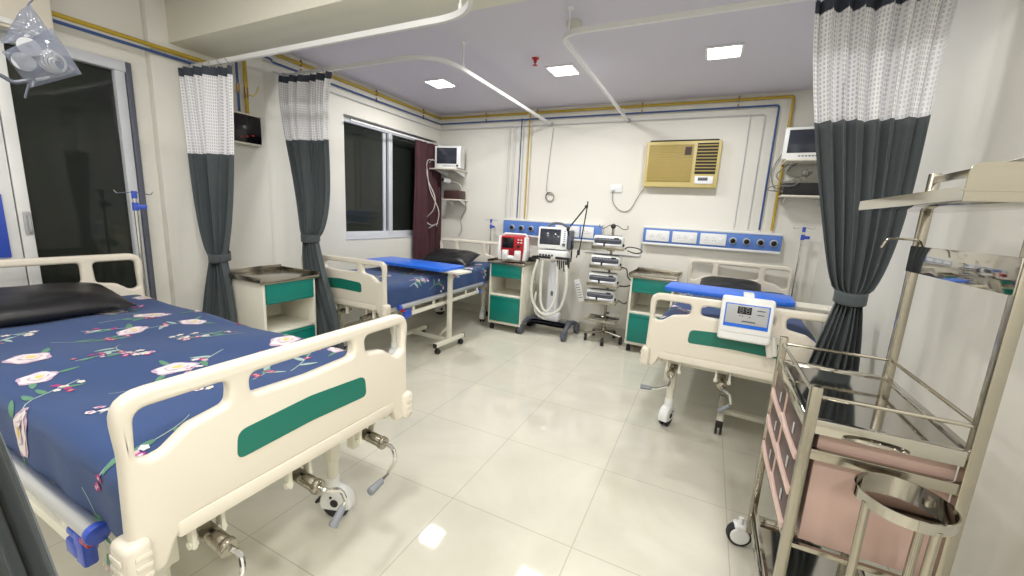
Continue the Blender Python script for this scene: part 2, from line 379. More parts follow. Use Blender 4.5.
def sheet_mesh(Wd, L0, L1, zt, drop, seed, boost):
    """navy floral sheet tucked over the mattress: top and sides, print laid on as coloured patches of the same mesh"""
    b = MB(); rnd = random.Random(seed); hw = Wd/2; rr = .045
    def P(s, t, e=0.):                            # s across (unfolded), t along
        dip = .006*math.sin(t*9+s*5)+.004*math.sin(s*17+t*4)
        a = abs(s); sg = 1 if s >= 0 else -1; flat = hw-rr
        arc = rr*PI/2
        if a <= flat: p = Vector((s, t, zt+dip)); n = Vector((0,0,1))
        elif a <= flat+arc:
            th = (a-flat)/rr; p = Vector((sg*(flat+rr*math.sin(th)), t, zt-rr+rr*math.cos(th)+dip*math.cos(th))); n = Vector((sg*math.sin(th), 0, math.cos(th)))
        else: p = Vector((sg*(hw+.004*math.sin(t*23)), t, zt-rr-(a-flat-arc))); n = Vector((sg, 0, 0))
        return p+n*e
    smax = hw-rr+rr*PI/2+drop
    t = bmesh.new(); ns, nt = 60, 70; g = []
    for i in range(ns+1):
        s = -smax+2*smax*i/ns
        g.append([t.verts.new(P(s, L0+(L1-L0)*j/nt)) for j in range(nt+1)])
    for i in range(ns):
        for j in range(nt): t.faces.new((g[i][j], g[i][j+1], g[i+1][j+1], g[i+1][j]))
    bmesh.ops.recalc_face_normals(t, faces=t.faces[:])
    if sum(f.normal.z for f in t.faces) < 0: bmesh.ops.reverse_faces(t, faces=t.faces[:])
    # front (foot) and head ends
    for j, sgn in ((0, -1), (nt, 1)):
        vs = [g[i][j] for i in range(ns+1)]; t.faces.new(vs if sgn < 0 else vs[::-1])
    b._add(t)
    def patch(cs, ct, fn, mi, e):                 # fn(u) -> (ds, dt) outline, laid on the cloth
        k = 20; t = bmesh.new(); c = t.verts.new(P(cs, ct, e)); ring2 = []; ring1 = []
        for j in range(k):
            ds, dt = fn(2*PI*j/k); ring1.append(t.verts.new(P(cs+ds*.5, ct+dt*.5, e))); ring2.append(t.verts.new(P(cs+ds, ct+dt, e)))
        for j in range(k):
            n = (j+1) % k; t.faces.new((c, ring1[j], ring1[n])); t.faces.new((ring1[j], ring2[j], ring2[n], ring1[n]))
        b.mi = mi; b._add(t)
    def ell(a, bb, ang, wob=0, lob=0, ph=0):
        def f(u):
            k = 1+wob*math.cos(lob*u+ph); x = a*math.cos(u)*k; y = bb*math.sin(u)*k
            return (x*math.cos(ang)-y*math.sin(ang), x*math.sin(ang)+y*math.cos(ang))
        return f
    def leaf(s, t_, l, a, mi):
        def f(u): x = l*math.cos(u); y = l*.30*math.sin(u)*(1-.35*math.cos(u)); return (x*math.cos(a)-y*math.sin(a), x*math.sin(a)+y*math.cos(a))
        patch(s+l*math.cos(a), t_+l*math.sin(a), f, mi, .0016)
    def stem(s, t_, a, l, curl, e=.0012):
        pts = [(s, t_)]
        for i in range(10): a += curl/10; s += math.cos(a)*l/10; t_ += math.sin(a)*l/10; pts.append((s, t_))
        tt = bmesh.new(); q = []
        for i, (x, y) in enumerate(pts):
            w = .0022; nx, ny = -math.sin(a), math.cos(a); q.append((tt.verts.new(P(x+nx*w, y+ny*w, e)), tt.verts.new(P(x-nx*w, y-ny*w, e))))
        for A, B in zip(q, q[1:]): tt.faces.new((A[0], A[1], B[1], B[0]))
        b.mi = 5; b._add(tt); return pts, a
    def rose(s, t_, r):
        ph = rnd.random()*6; a = rnd.random()*3
        patch(s, t_, ell(r, r*.78, a, .10, 5, ph), 2, .0020)
        patch(s, t_, ell(r*.86, r*.66, a, .12, 5, ph+1.2), 1, .0028)
        patch(s+r*.06, t_, ell(r*.55, r*.4, a, .1, 4, ph), 2, .0036)
        patch(s+r*.07, t_, ell(r*.46, r*.32, a, .1, 6, ph), 1, .0042)
        patch(s+r*.1, t_, ell(r*.26, r*.18, a, .2, 7, ph), 3, .0048)
        for k in range(2): leaf(s+r*.9*math.cos(ph+k*2.1), t_+r*.75*math.sin(ph+k*2.1), r*.5, ph+k*2.1+rnd.uniform(-.5, .5), 4)
    def spray(s, t_, a, sc=1.):
        pts, a2 = stem(s, t_, a, .26*sc, rnd.uniform(-1.4, 1.4))
        for i in (3, 5, 7): leaf(*pts[i], .034*sc, a+rnd.choice((-1, 1))*rnd.uniform(.6, 1.2), rnd.choice((4, 5, 4)))
        for i in (6, 8, 10):
            s2, t2 = pts[i]; s2 += rnd.uniform(-.03, .03); t2 += rnd.uniform(-.03, .03)
            for q in range(rnd.choice((1, 2, 3))):
                ds, dt = rnd.uniform(-.02, .02), rnd.uniform(-.02, .02)
                patch(s2+ds, t2+dt, ell(.014*sc, .010*sc, rnd.random()*3, .15, 5), rnd.choice((6, 1, 2, 6)), .0024)
                patch(s2+ds, t2+dt, ell(.006*sc, .004*sc, 0), rnd.choice((1, 3, 6)), .0032)
    def daisies(s, t_):
        for q in range(5):
            a = rnd.random()*6.3; l = rnd.uniform(.02, .06); stem(s, t_, a, l, .5)
            patch(s+math.cos(a)*l, t_+math.sin(a)*l, ell(.013, .011, 0, .35, 5), 1, .0026); patch(s+math.cos(a)*l, t_+math.sin(a)*l, ell(.003, .003, 0), 3, .0034)
    done = []
    tries = 0
    while len(done) < boost and tries < 3000:
        tries += 1; s = rnd.uniform(-smax*.93, smax*.93); t_ = rnd.uniform(L0+.12, L1-.12)
        if all((s-x)**2+(t_-y)**2 > .205**2 for x, y in done): done.append((s, t_))
    for i, (s, t_) in enumerate(done):
        k = i % 5
        if k in (0, 2): rose(s, t_, rnd.uniform(.055, .078))
        if k in (1, 3): spray(s, t_, rnd.random()*6.3, 1.)
        if k == 4: daisies(s, t_); spray(s+.03, t_, rnd.random()*6.3, .7)
        if k == 2: spray(s+.05, t_, rnd.random()*6.3, .9)
    b.mi = 0
    return b

def castor(cover='white', r=.055, stem_h=.1):
    """twin-cover braking castor, axle along x, hanging under z=0 at height r"""
    return None
def crank(par, x, folded):
    o = bpy.data.objects.new('crank_handle', None); C.objects.link(o); o.parent = par; o.location = (x, -.03, .50)
    return o

def make_bed(label, sheet_seed, boost, folds=(0, 1, 0)):
    t = thing('hospital_bed', label, 'hospital bed', group=None)
    # headboard and footboard
    fb = plate(board_outline(.945), holes(.945), .042, .014, UP).build('footboard', 'cream', t, ang=50)
    MB().prism(GREEN, .046, UP).build('green_panel', 'green', fb)['label'] = 'green inset panel'
    hb = plate(board_outline(1.0), holes(1.0), .042, .014, Matrix.Translation((0, BL, 0)) @ UP).build('headboard', 'cream', t, ang=50)
    # ledge beneath the boards and corner bumpers
    for y, s in ((-.004, 1), (BL+.004, -1)):
        MB().box((0, y, .568), (.745, .040, .046), .008).build('board_ledge', 'cream', t)
    for x in (-1, 1):
        for y in (0, BL):
            q = -1 if y == 0 else 1
            b = MB(); b.box((x*.452, y, .545), (.055, .08, .115), .018, seg=3)
            for k in range(3): b.box((x*.481, y, .515+.026*k), (.004, .05, .012), .0015)
            for k in range(3): b.box((x*.447, y+q*.0405, .515+.026*k), (.03, .003, .012), .001)
            b.build('corner_bumper', 'cream', t)
    # chassis
    b = MB()
    for x in (-.38, .38): b.box((x, BL/2, .53), (.035, BL-.03, .05), .006)
    for y in (.06, .6, 1.1, 1.6, BL-.06): b.box((0, y, .53), (.76, .035, .045), .006)
    for x in (-.33, .33):
        b.box((x, .16, .44), (.04, .04, .17), .005); b.box((x, BL-.16, .44), (.04, .04, .17), .005)
    b.build('bed_frame', 'powder', t)
    b = MB()
    for y0 in (.05, .62, 1.02, 1.5): b.box((0, y0+.25, .568), (.82, .5 if y0 < 1.4 else .52, .02), .004)
    b.build('mattress_deck', 'powder', t)
    # legs, four with castors
    for x in (-.31, .31):
        for y in (.27, BL-.18):
            lg = MB(); lg.cyl((x, y, .175), (x, y, .53), .024, seg=18); lg.cyl((x, y, .26), (x, y, .285), .027, seg=18)
            lg.box((x, y, .37), (.05, .05, .2), .006)
            l = lg.build('leg', 'powder', t)
            c = MB()
            # castor: wheel inside a pale hood
            c.T = Matrix.Translation((x, y, 0)) @ Matrix.Rotation(R(20 if x > 0 else -15), 4, 'Z')
            hood = [(math.cos(R(a))*.071, math.sin(R(a))*.074) for a in range(-25, 206, 11)]
            hood = hood+[(-.03, -.035), (.03, -.035)]
            mt = Matrix.Translation((0, -.02, .07)) @ Matrix.Rotation(PI/2, 4, 'Z') @ UP
            c.prism(hood, .062, mt, .012, 3); c.cyl((0, 0, .12), (0, 0, .19), .028, seg=18, bev=.004)
            cs = c.build('castor', 'white', t)
            w = MB(); w.T = Matrix.Translation((x, y, 0)) @ Matrix.Rotation(R(20 if x > 0 else -15), 4, 'Z')
            for xx in (-.018, .018): w.lathe([(.0, -.012), (.045, -.012), (.06, -.006), (.062, 0), (.06, .006), (.045, .012), (0, .012)], (xx, -.02, .0625), (1,0,0), 24)
            w.cyl((-.033, -.02, .078), (.033, -.02, .078), .018, seg=16); w.cyl((-.034, -.005, .105), (.034, -.005, .105), .006)
            w.box((0, .058, .068), (.04, .04, .012), .004, Matrix.Rotation(R(-25), 4, 'X'))
            w.build('wheel', 'rubber', cs)
    # cranks under the footboard
    for i, x in enumerate((-.29, -.02, .27)):
        b = MB(); b.cyl((x, .10, .49), (x, -.05, .475), .021, seg=20, bev=.003); b.cyl((x, -.05, .475), (x, -.07, .473), .024, seg=20, bev=.003)
        cr = b.build('crank', 'steel', t)
        h = MB()
        if folds[i]: pts = [(x, -.055, .473), (x+.01, -.10, .465), (x+.0, -.125, .425), (x-.06, -.135, .395), (x-.085, -.137, .394)]
        else: pts = [(x, -.055, .473), (x+.0, -.09, .47), (x+.045, -.115, .455), (x+.058, -.12, .405), (x+.048, -.12, .395)]
        h.tube(bend(pts, .02), .0075); h.build('crank_arm', 'chrome', cr)
        a, c = Vector(pts[-1]), Vector(pts[-1])+(Vector(pts[-1])-Vector(pts[-2])).normalized()*.065
        MB().cyl(a, c, .011, .015, seg=14, bev=.004).build('crank_grip', 'grip', cr)
        for q in (-.035, .035):
            MB().box((x+q, .03, .505), (.012, .03, .09), .003).cyl((x+q-.01, .03, .47), (x+q+.01, .03, .47), .011).build('crank_bracket', 'powder', t)
    # folded side rails
    for s in (-1, 1):
        b = MB(); b.cyl((s*.458, .17, .548), (s*.458, 1.62, .548), .021, seg=18)
        rl = b.build('side_rail', 'alu', t)
        for y in (.15, 1.62): MB().cyl((s*.458, y, .548), (s*.458, y+.025, .548), .025, seg=18, bev=.005).build('rail_end_cap', 'blue', rl)
        b = MB(); b.box((s*.452, .92, .468), (.03, 1.24, .035), .005)
        for y in (.35, .65, .95, 1.25, 1.5):
            b.box((s*.456, y, .505), (.014, .03, .08), .004)
        b.build('rail_carrier', 'powder', rl)
        e = MB(); e.box((s*.455, .275, .468), (.045, .06, .045), .008); e.box((s*.460, .235, .478), (.03, .05, .09), .008); e.box((s*.460, .27, .505), (.026, .07, .02), .006)
        e.build('rail_latch', 'blue', rl)
        MB().box((s*.455, 1.56, .468), (.045, .05, .045), .008).build('rail_latch', 'blue', rl)
        MB().box((s*.462, .20, .515), (.025, .045, .018), .006).build('release_tab', 'red', rl)
    # mattress
    sheet_mesh(.885, .035, BL-.035, .735, .132, sheet_seed, boost).build('mattress', ['navy', 'petal', 'petal2', 'core', 'leaf', 'leaf2', 'magenta'], t, ang=60)
    return t
bedA = make_bed('hospital bed nearest the camera at left, standing beside the dark glazed door', 3, 46, (1, 0, 1))
bedA.location = (-1.083, .80, 0); bedA.rotation_euler = (0, 0, R(90))
bedB = make_bed('hospital bed under the night window, behind the blue overbed table and the left locker', 11, 46, (0, 0, 0))
bedB.location = (-2.68, 2.355, 0); bedB.rotation_euler = (0, 0, R(2.2))
bedC = make_bed('hospital bed at right with the white pump box hooked on its footboard', 19, 40, (1, 0, 0))
bedC.location = (.195, 2.50, 0); bedC.rotation_euler = (0, 0, R(-3.2))
for b_ in (bedA, bedB, bedC): b_['group'] = 'hospital beds'

def pillow(loc, rz, wx, wy, h, label, tilt=0):
    t = bmesh.new(); n = 28; g = {}
    for sd in (1, -1):
        for i in range(n+1):
            for j in range(n+1):
                u = -1+2*i/n; v = -1+2*j/n
                edge = (i in (0, n)) or (j in (0, n))
                if sd < 0 and edge: g[(sd, i, j)] = g[(1, i, j)]; continue
                th = ((1-u**4)*(1-v**4))**.55
                pin = 1-.09*(abs(u)**3*0+ (1-abs(v)**2)*abs(u)**6) ; pin2 = 1-.12*(1-abs(u)**2)*abs(v)**6
                z = sd*h/2*th*(1+.08*noise.noise((u*2.5+5, v*2.5, sd)))
                if sd < 0: z *= .55
                g[(sd, i, j)] = t.verts.new((u*wx/2*pin2, v*wy/2*pin, z))
        for i in range(n):
            for j in range(n):
                f = [g[(sd, i, j)], g[(sd, i+1, j)], g[(sd, i+1, j+1)], g[(sd, i, j+1)]]
                t.faces.new(f if sd > 0 else f[::-1])
    b = MB(); b._add(t)
    o = b.build('pillow', 'vinyl', loc=loc, rot=(tilt, 0, rz), ang=80)
    return tag(o, label, 'pillow', 'black pillows on the beds')
pillow((-2.97, .645, .795), R(90), .80, .42, .135, 'long black vinyl pillow on the nearest bed at left', R(9))
pillow((-2.77, 4.05, .80), R(5), .62, .40, .15, 'black vinyl pillow on the bed under the window', R(14))
pillow((.24, 4.28, .77), R(-3), .52, .38, .14, 'black vinyl pillow behind the blue tray on the right bed', R(16))

# ------------------------------------------------------------------ overbed tables (origin floor, top overhangs to -x)
def make_overbed(label, Wt, Z, Dp=.2, sh=0):
    t = thing('overbed_table', label, 'overbed table', group='blue topped overbed tables')
    x0 = -Wt/2-.0
    MB().prism(rp([(-Wt+.03,-Dp,.05),(.03,-Dp,.05),(.03,Dp,.05),(-Wt+.03,Dp,.05)]), .028, Matrix.Translation((sh,0,Z)), .006).build('table_top', 'tabletop', t)
    b = MB(); b.box((x0/2+sh/2, 0, Z-.023), (Wt-.16-sh, .20, .02), .004); b.box((-.01, 0, (Z+.08)/2), (.036, .045, Z-.10), .004); b.box((0, 0, .09), (.04, .46, .04), .006); b.box((-.49, 0, .09), (.04, .46, .04), .006)
    b.box((-.25, 0, .09), (.46, .045, .03), .004); b.box((-.075, 0, .17), (.20, .02, .02), .003, Matrix.Rotation(R(-48), 4, 'Y'))
    b.build('stand', 'powder', t)
    for x in (0, -.49):
        for y in (-.232, .232): MB().box((x, y, .09), (.043, .01, .043), .003).build('end_cap', 'black', t)
    MB().cyl((-.03, -.02, Z-.065), (-.03, -.05, Z-.065), .014).build('height_lever', 'black', t)
    for x in (0, -.49):
        for y in (-.19, .19):
            b = MB(); b.cyl((x, y, .075), (x, y, .05), .012)
            for q in (-.014, .014): b.lathe([(0,-.007),(.022,-.007),(.026,0),(.022,.007),(0,.007)], (x+q, y, .026), (1,0,0), 16)
            b.build('castor', 'rubber', t)
    return t
ovB = make_overbed('blue topped overbed table across the bed under the window', 1.0, .812)
ovB.location = (-2.19, 3.22, 0); ovB.rotation_euler = (0, 0, R(-2))
ovC = make_overbed('blue topped overbed table behind the footboard of the right bed', .75, .915, .16, -.22)
ovC.location = (.72, 2.98, 0); ovC.rotation_euler = (0, 0, R(-4))

# ------------------------------------------------------------------ bedside lockers (origin floor centre, front to -y)
def make_locker(label):
    t = thing('bedside_locker', label, 'bedside locker', group='teal fronted bedside lockers')
    w, d, z0, z1 = .42, .42, .085, .80
    b = MB(); k = .02
    b.box((-w/2+k/2, 0, (z0+z1)/2), (k, d, z1-z0), .004); b.box((w/2-k/2, 0, (z0+z1)/2), (k, d, z1-z0), .004)
    b.box((0, d/2-.006, (z0+z1)/2), (w, .012, z1-z0), .002); b.box((0, 0, z0+.015), (w, d, .03), .004); b.box((0, 0, .425), (w-.01, d, .022), .004); b.box((0, 0, z1-.01), (w, d, .02), .003)
    b.box((0, .0, .64), (w-.04, d-.03, .01))
    b.build('body', 'powder', t)
    b = MB(); b.box((0, -d/2+.0, .715), (w-.044, .018, .15), .004); b.box((0, -d/2-.008, .655), (w-.06, .012, .016), .004); b.build('drawer', 'teal', t)
    b = MB(); b.box((0, -d/2+.0, .265), (w-.044, .018, .295), .004); b.box((0, -d/2-.008, .398), (w-.06, .014, .018), .004); b.build('door', 'teal', t)
    b = MB(); b.box((0, 0, z1+.008), (w+.05, d+.04, .012), .003)
    for s in (-1, 1): b.box((s*(w/2+.023), 0, z1+.022), (.006, d+.04, .03), .002)
    b.box((0, d/2+.018, z1+.028), (w+.05, .006, .045), .002); b.box((0, -d/2-.018, z1+.0), (w+.05, .006, .022), .002)
    b.build('steel_top', 'steel', t)
    for x in (-1, 1):
        for y in (-1, 1):
            b = MB(); b.cyl((x*.17, y*.17, .09), (x*.17, y*.17, .05), .012); b.box((x*.17, y*.17, .055), (.045, .03, .02), .004)
            for q in (-.012, .012): b.lathe([(0,-.008),(.026,-.008),(.03,0),(.026,.008),(0,.008)], (x*.17+q, y*.17, .03), (1,0,0), 16)
            b.build('castor', 'rubber', t)
    return t
lkA = make_locker('teal and cream bedside locker with empty steel top between the two left curtains')
lkA.location = (-2.945, 1.93, 0); lkA.rotation_euler = (0, 0, R(90))
lkB = dup(lkA, (-2.025, 4.28, 0), R(1), 'teal and cream bedside locker carrying the red monitor, beside the ventilator')
lkC = dup(lkA, (-.44, 4.40, 0), R(-2), 'teal and cream bedside locker with empty steel top beside the infusion pump stand')
# ------------------------------------------------------------------ curtains
def make_curtain(name, label, top_c, dirv, w_top, w_tie, w_bot, z_top, z_net, z_tie, z_bot, n, seed, tie_off=0, bot_off=0, cat='curtain', group='hospital cubicle curtains', depth=.05, tie_depth=None, lean=0):
    """pleated drape hung from z_top; the net part ends at z_net; gathered by a tie at z_tie"""
    rnd = random.Random(seed); D = Vector(dirv).normalized(); Nn = Vector((-D.y, D.x, 0))
    root = thing(name, label, cat, (top_c[0], top_c[1], 0), 0, group)
    ph = [rnd.uniform(-.5, .5) for _ in range(n+2)]; am = [rnd.uniform(.7, 1.2) for _ in range(n+2)]
    td = depth*.9 if tie_depth is None else tie_depth
    def sm(t): t = max(0, min(1, t)); return t*t*(3-2*t)
    def pt(u, z, e=0):
        if z >= z_tie:
            k = (z-z_tie)/(z_top-z_tie); kk = k**.5
            w = w_tie+(w_top-w_tie)*kk; off = tie_off*(1-sm(k)); dp = td+(depth-td)*sm(k)
        else:
            k = (z_tie-z)/(z_tie-z_bot); kk = 1-(1-k)**2.0
            w = w_tie+(w_bot-w_tie)*kk; off = tie_off+(bot_off-tie_off)*sm(k); dp = td+(depth*1.0-td)*sm(k)
        i = min(int(u*n), n-1); fr = u*n-i
        a = am[i]*(1-fr)+am[i+1]*fr; p = ph[i]*(1-fr)+ph[i+1]*fr
        uu = u+.035*math.sin(2*PI*u*2.3+seed)*4*u*(1-u)
        x = (u-.5)*w+.10*w/n*math.sin(4*PI*uu*n+p)+off
        y = dp*a*(math.sin(2*PI*uu*n+p*1.5)+.22*math.sin(2*PI*uu*n*2.7+z*1.3+p*4))+.012*math.sin(z*3+u*9+seed)
        # bulge of gathered cloth so the tie is round
        y += lean*(min(1, max(0, (z_top-z)/(z_top-z_tie))))**1.0
        return Vector((0,0,z))+D*x+Nn*(y+e)
    def strip(z0, z1, nz, e=0, thick=.002):
        b = MB(); t = bmesh.new(); nu = n*14; uvl = t.loops.layers.uv.new('UVMap'); g = []
        for j in range(nz+1):
            z = z0+(z1-z0)*j/nz; g.append([t.verts.new(pt(i/nu, z, e)) for i in range(nu+1)])
        cw = w_top*2.2
        for j in range(nz):
            for i in range(nu):
                f = t.faces.new((g[j][i], g[j][i+1], g[j+1][i+1], g[j+1][i]))
                for l, (a, c) in zip(f.loops, ((i, j), (i+1, j), (i+1, j+1), (i, j+1))): l[uvl].uv = (a/nu*cw, z0+(z1-z0)*c/nz)
        b._add(t); return b
    if z_net < z_top-.06:
        strip(z_top-.055, z_top, 2).build('header_band', 'bandfab', root, ang=180)
        strip(z_net, z_top-.055, 16).build('net_panel', 'net', root, ang=180)
        zz = z_net
    else: zz = z_top
    o = strip(z_bot, zz, 44).build('fabric_panel', 'maroon' if name == 'window_curtain' else 'slate', root, ang=180)
    md = o.modifiers.new('s', 'SOLIDIFY'); md.thickness = .002
    if abs(w_tie-w_top) > .02:
        b = MB(); t = bmesh.new(); k = 40; rings = []
        for zq in (-.03, -.012, .012, .03):
            rings.append([t.verts.new(Vector((0,0,z_tie+zq+.012*math.sin(2*PI*j/k)))+D*(tie_off+math.cos(2*PI*j/k)*(w_tie/2+.018))+Nn*(lean+math.sin(2*PI*j/k)*(td*1.15+.014))) for j in range(k)])
        for A, B in zip(rings, rings[1:]):
            for j in range(k): t.faces.new((A[j], A[(j+1) % k], B[(j+1) % k], B[j]))
        b._add(t); o = b.build('tie_back', 'slate', root, ang=80); md = o.modifiers.new('s', 'SOLIDIFY'); md.thickness = .004; md.offset = 1
    # eyelets / hooks
    if name != 'window_curtain' and z_net < z_top-.06:
        b = MB()
        for i in range(n+1):
            p = pt(min(1, max(0, i/n)), z_top-.01); b.cyl(p, (p.x*1., p.y*0+0, z_top+.03), .003, seg=6)
        b.build('hook', 'chrome', root)
    return root
TZ1, TZ2 = 2.25, 2.42
make_curtain('cubicle_curtain', 'grey tied curtain with bright net top, left of the bedside locker', (-3.14, 1.69), (1, .28, 0), .44, .10, .34, TZ1-.035, 1.66, .95, .12, 5, 1, tie_off=-.01, bot_off=-.06, depth=.03, tie_depth=.04)
make_curtain('cubicle_curtain', 'grey cubicle curtain with net top tied at the foot of the window bed', (-3.12, 2.41), (1, .10, 0), .60, .13, .30, TZ2-.035, 1.86, 1.095, .07, 6, 2, tie_off=.25, bot_off=.42, depth=.03, tie_depth=.028, lean=-.235)
make_curtain('cubicle_curtain', 'large grey cubicle curtain with white net top tied at right beside the steel trolley', (.55, 2.41), (1, -.03, 0), .49, .085, .28, TZ2-.035, 1.86, 1.06, .10, 7, 3, tie_off=.095, bot_off=.06, depth=.035, tie_depth=.034)
make_curtain('cubicle_curtain', 'dark grey curtain edge hanging at the lower left corner in front of the bed rail', (-1.03, .09), (0, 1, 0), .20, .16, .30, TZ1-.035, 1.66, 1.12, .04, 6, 4, tie_off=.0, bot_off=.02, depth=.035, tie_depth=.045)
t = make_curtain('window_curtain', 'maroon window curtain drawn to the right end of the window', (XL+.075, 4.36), (0, 1, 0), .54, .54, .54, 2.19, 2.19, 1.4, .25, 5, 5, cat='curtain', group=None, depth=.035)
b = MB(); b.cyl((XL+.07, WY0+.02, 2.20), (XL+.07, 4.66, 2.20), .011)
tag(b.build('curtain_rod', 'white'), 'white curtain rod across the top of the window', 'curtain rod')

# curtain tracks
def make_track(label, pts, r, rods):
    t = thing('curtain_track', label, 'curtain track', pts[0], 0, 'ceiling hung curtain tracks')
    o = Vector(pts[0]); P = [p-o for p in bend([Vector(p) for p in pts], r, 12)]
    bm = bmesh.new(); rings = []
    for i, p in enumerate(P):
        d = (P[min(i+1, len(P)-1)]-P[max(i-1, 0)]).normalized(); n = Vector((-d.y, d.x, 0)).normalized()
        rings.append([bm.verts.new(p+n*x+Vector((0,0,z))) for x, z in ((-.010,-.014),(.010,-.014),(.010,.014),(-.010,.014))])
    for A, B in zip(rings, rings[1:]):
        for j in range(4): bm.faces.new((A[j], A[(j+1) % 4], B[(j+1) % 4], B[j]))
    bm.faces.new(rings[0][::-1]); bm.faces.new(rings[-1])
    bmesh.ops.recalc_face_normals(bm, faces=bm.faces[:])
    b = MB(); b._add(bm); b.build('rail', 'track', t, ang=30)
    for x, y, z in rods:
        b = MB(); b.cyl(Vector((x, y, pts[0][2]+.012))-o, Vector((x, y, z))-o, .005); b.lathe([(.02,0),(.02,-.006),(.008,-.02),(.006,-.03)], Vector((x, y, z))-o); b.cyl(Vector((x, y, pts[0][2]+.012))-o, Vector((x, y, pts[0][2]+.04))-o, .010)
        b.build('hanger_rod', 'white', t)
    for q in (pts[0], pts[-1]): MB().box(Vector(q)-o, (.05, .05, .035), .006).build('end_bracket', 'lgrey', t)
    return t
make_track('curtain track under the beam curving towards the camera', [(XL+.07,1.73,TZ1),(-.99,1.73,TZ1),(-.99,-1.58,TZ1)], .30, [(-1.15,1.71,2.355)])
make_track('curved curtain track round the bed under the window', [(XL+.01,2.46,TZ2),(-1.83,2.46,TZ2),(-1.83,YB-.03,TZ2)], .34, [(-1.835,2.79,ZC)])
make_track('curved curtain track round the right bed', [(XR-.06,2.44,TZ2),(-.94,2.44,TZ2),(-.94,YB-.03,TZ2)], .14, [(-.925,2.56,ZC)])

# ------------------------------------------------------------------ gas pipes
def pipe(label, pts, r, m, extra=(), clamps=()):
    t = thing('gas_pipe', label, 'gas pipe', pts[0], 0, 'medical gas pipes'); o = Vector(pts[0])
    b = MB(); b.tube([Vector(p)-o for p in bend(pts, .025, 5)], r, 10)
    for e in extra: b.tube([Vector(p)-o for p in e], r, 10)
    b.build('pipe_run', m, t)
    if clamps:
        for p, ax in clamps: MB().torus(Vector(p)-o, r+.003, .004, ax, 14, 6).box(Vector(p)-o+Vector((0,0,r+.012)), (.014,.014,.02), .003).build('clamp', 'copper', t)
    return t
yb = YB-.03; xl = XL+.03
X_, Y_ = (1,0,0), (0,1,0)
pipe('yellow gas pipe round the window and back walls', [(XL+.09,2.07,2.0),(XL+.09,2.07,2.555),(XL+.09,2.28,2.555),(xl,2.34,2.555),(xl,yb-.01,2.555),(.545,yb-.01,2.555),(.545,yb-.01,1.33)], .0135, 'yellow', clamps=[((xl,y,2.555),Y_) for y in (2.6,3.5,4.3)]+[((x,yb-.01,2.555),X_) for x in (-2.7,-2.0,-.8,.1)])
pipe('blue gas pipe below the yellow one round the window and back walls', [(XL+.09,2.01,2.0),(XL+.09,2.01,2.485),(XL+.09,2.28,2.485),(xl,2.34,2.485),(xl,yb-.01,2.485),(.44,yb-.01,2.485),(.44,yb-.01,1.33)], .009, 'pblue', clamps=[((xl,y,2.485),Y_) for y in (2.6,3.5,4.3)]+[((x,yb-.01,2.485),X_) for x in (-2.7,-2.0,-.8,.1)])
pipe('thin white pipe lowest along the window and back walls, with two drops', [(xl-.01,2.35,2.415),(xl-.01,yb,2.415),(.34,yb,2.415),(.34,yb,1.33)], .005, 'pwhite', extra=[[(.22,yb,2.415),(.22,yb,1.33)]])
pipe('yellow gas pipe near the ceiling above the dark door', [(XL+.09,-1.5,2.30),(XL+.09,1.86,2.30)], .013, 'yellow')
pipe('blue gas pipe under the yellow one above the dark door', [(XL+.085,-1.5,2.265),(XL+.085,1.86,2.265)], .009, 'pblue')
pipe('yellow pipe drop onto the left blue panel', [(-2.095,yb-.01,2.57),(-2.095,yb-.01,1.31)], .009, 'yellow')
pipe('blue pipe drop onto the left blue panel', [(-2.20,yb-.01,2.50),(-2.20,yb-.01,1.31)], .007, 'pblue')
pipe('left one of two thin white pipe drops onto the left blue panel', [(-2.37,yb,2.43),(-2.37,yb,1.31)], .005, 'pwhite')
pipe('right one of two thin white pipe drops onto the left blue panel', [(-2.30,yb,2.43),(-2.30,yb,1.31)], .005, 'pwhite')
t = thing('gas_valve', 'small brass gas valves on the pipes beside the left net curtain', 'valve', (XL+.11, 2.04, 2.16))
MB().cyl((-.02,.03,.05),(-.02,.03,-.03),.015).build('valve_body', 'copper', t); MB().cyl((-.02,-.03,.06),(-.02,-.03,-.0),.012).build('valve_body', 'copper', t)
MB().tube(bend([(0,.03,0),(.02,.06,-.01),(.02,.09,.03),(.02,.10,.07)], .02), .006).build('valve_lever', 'ac', t)

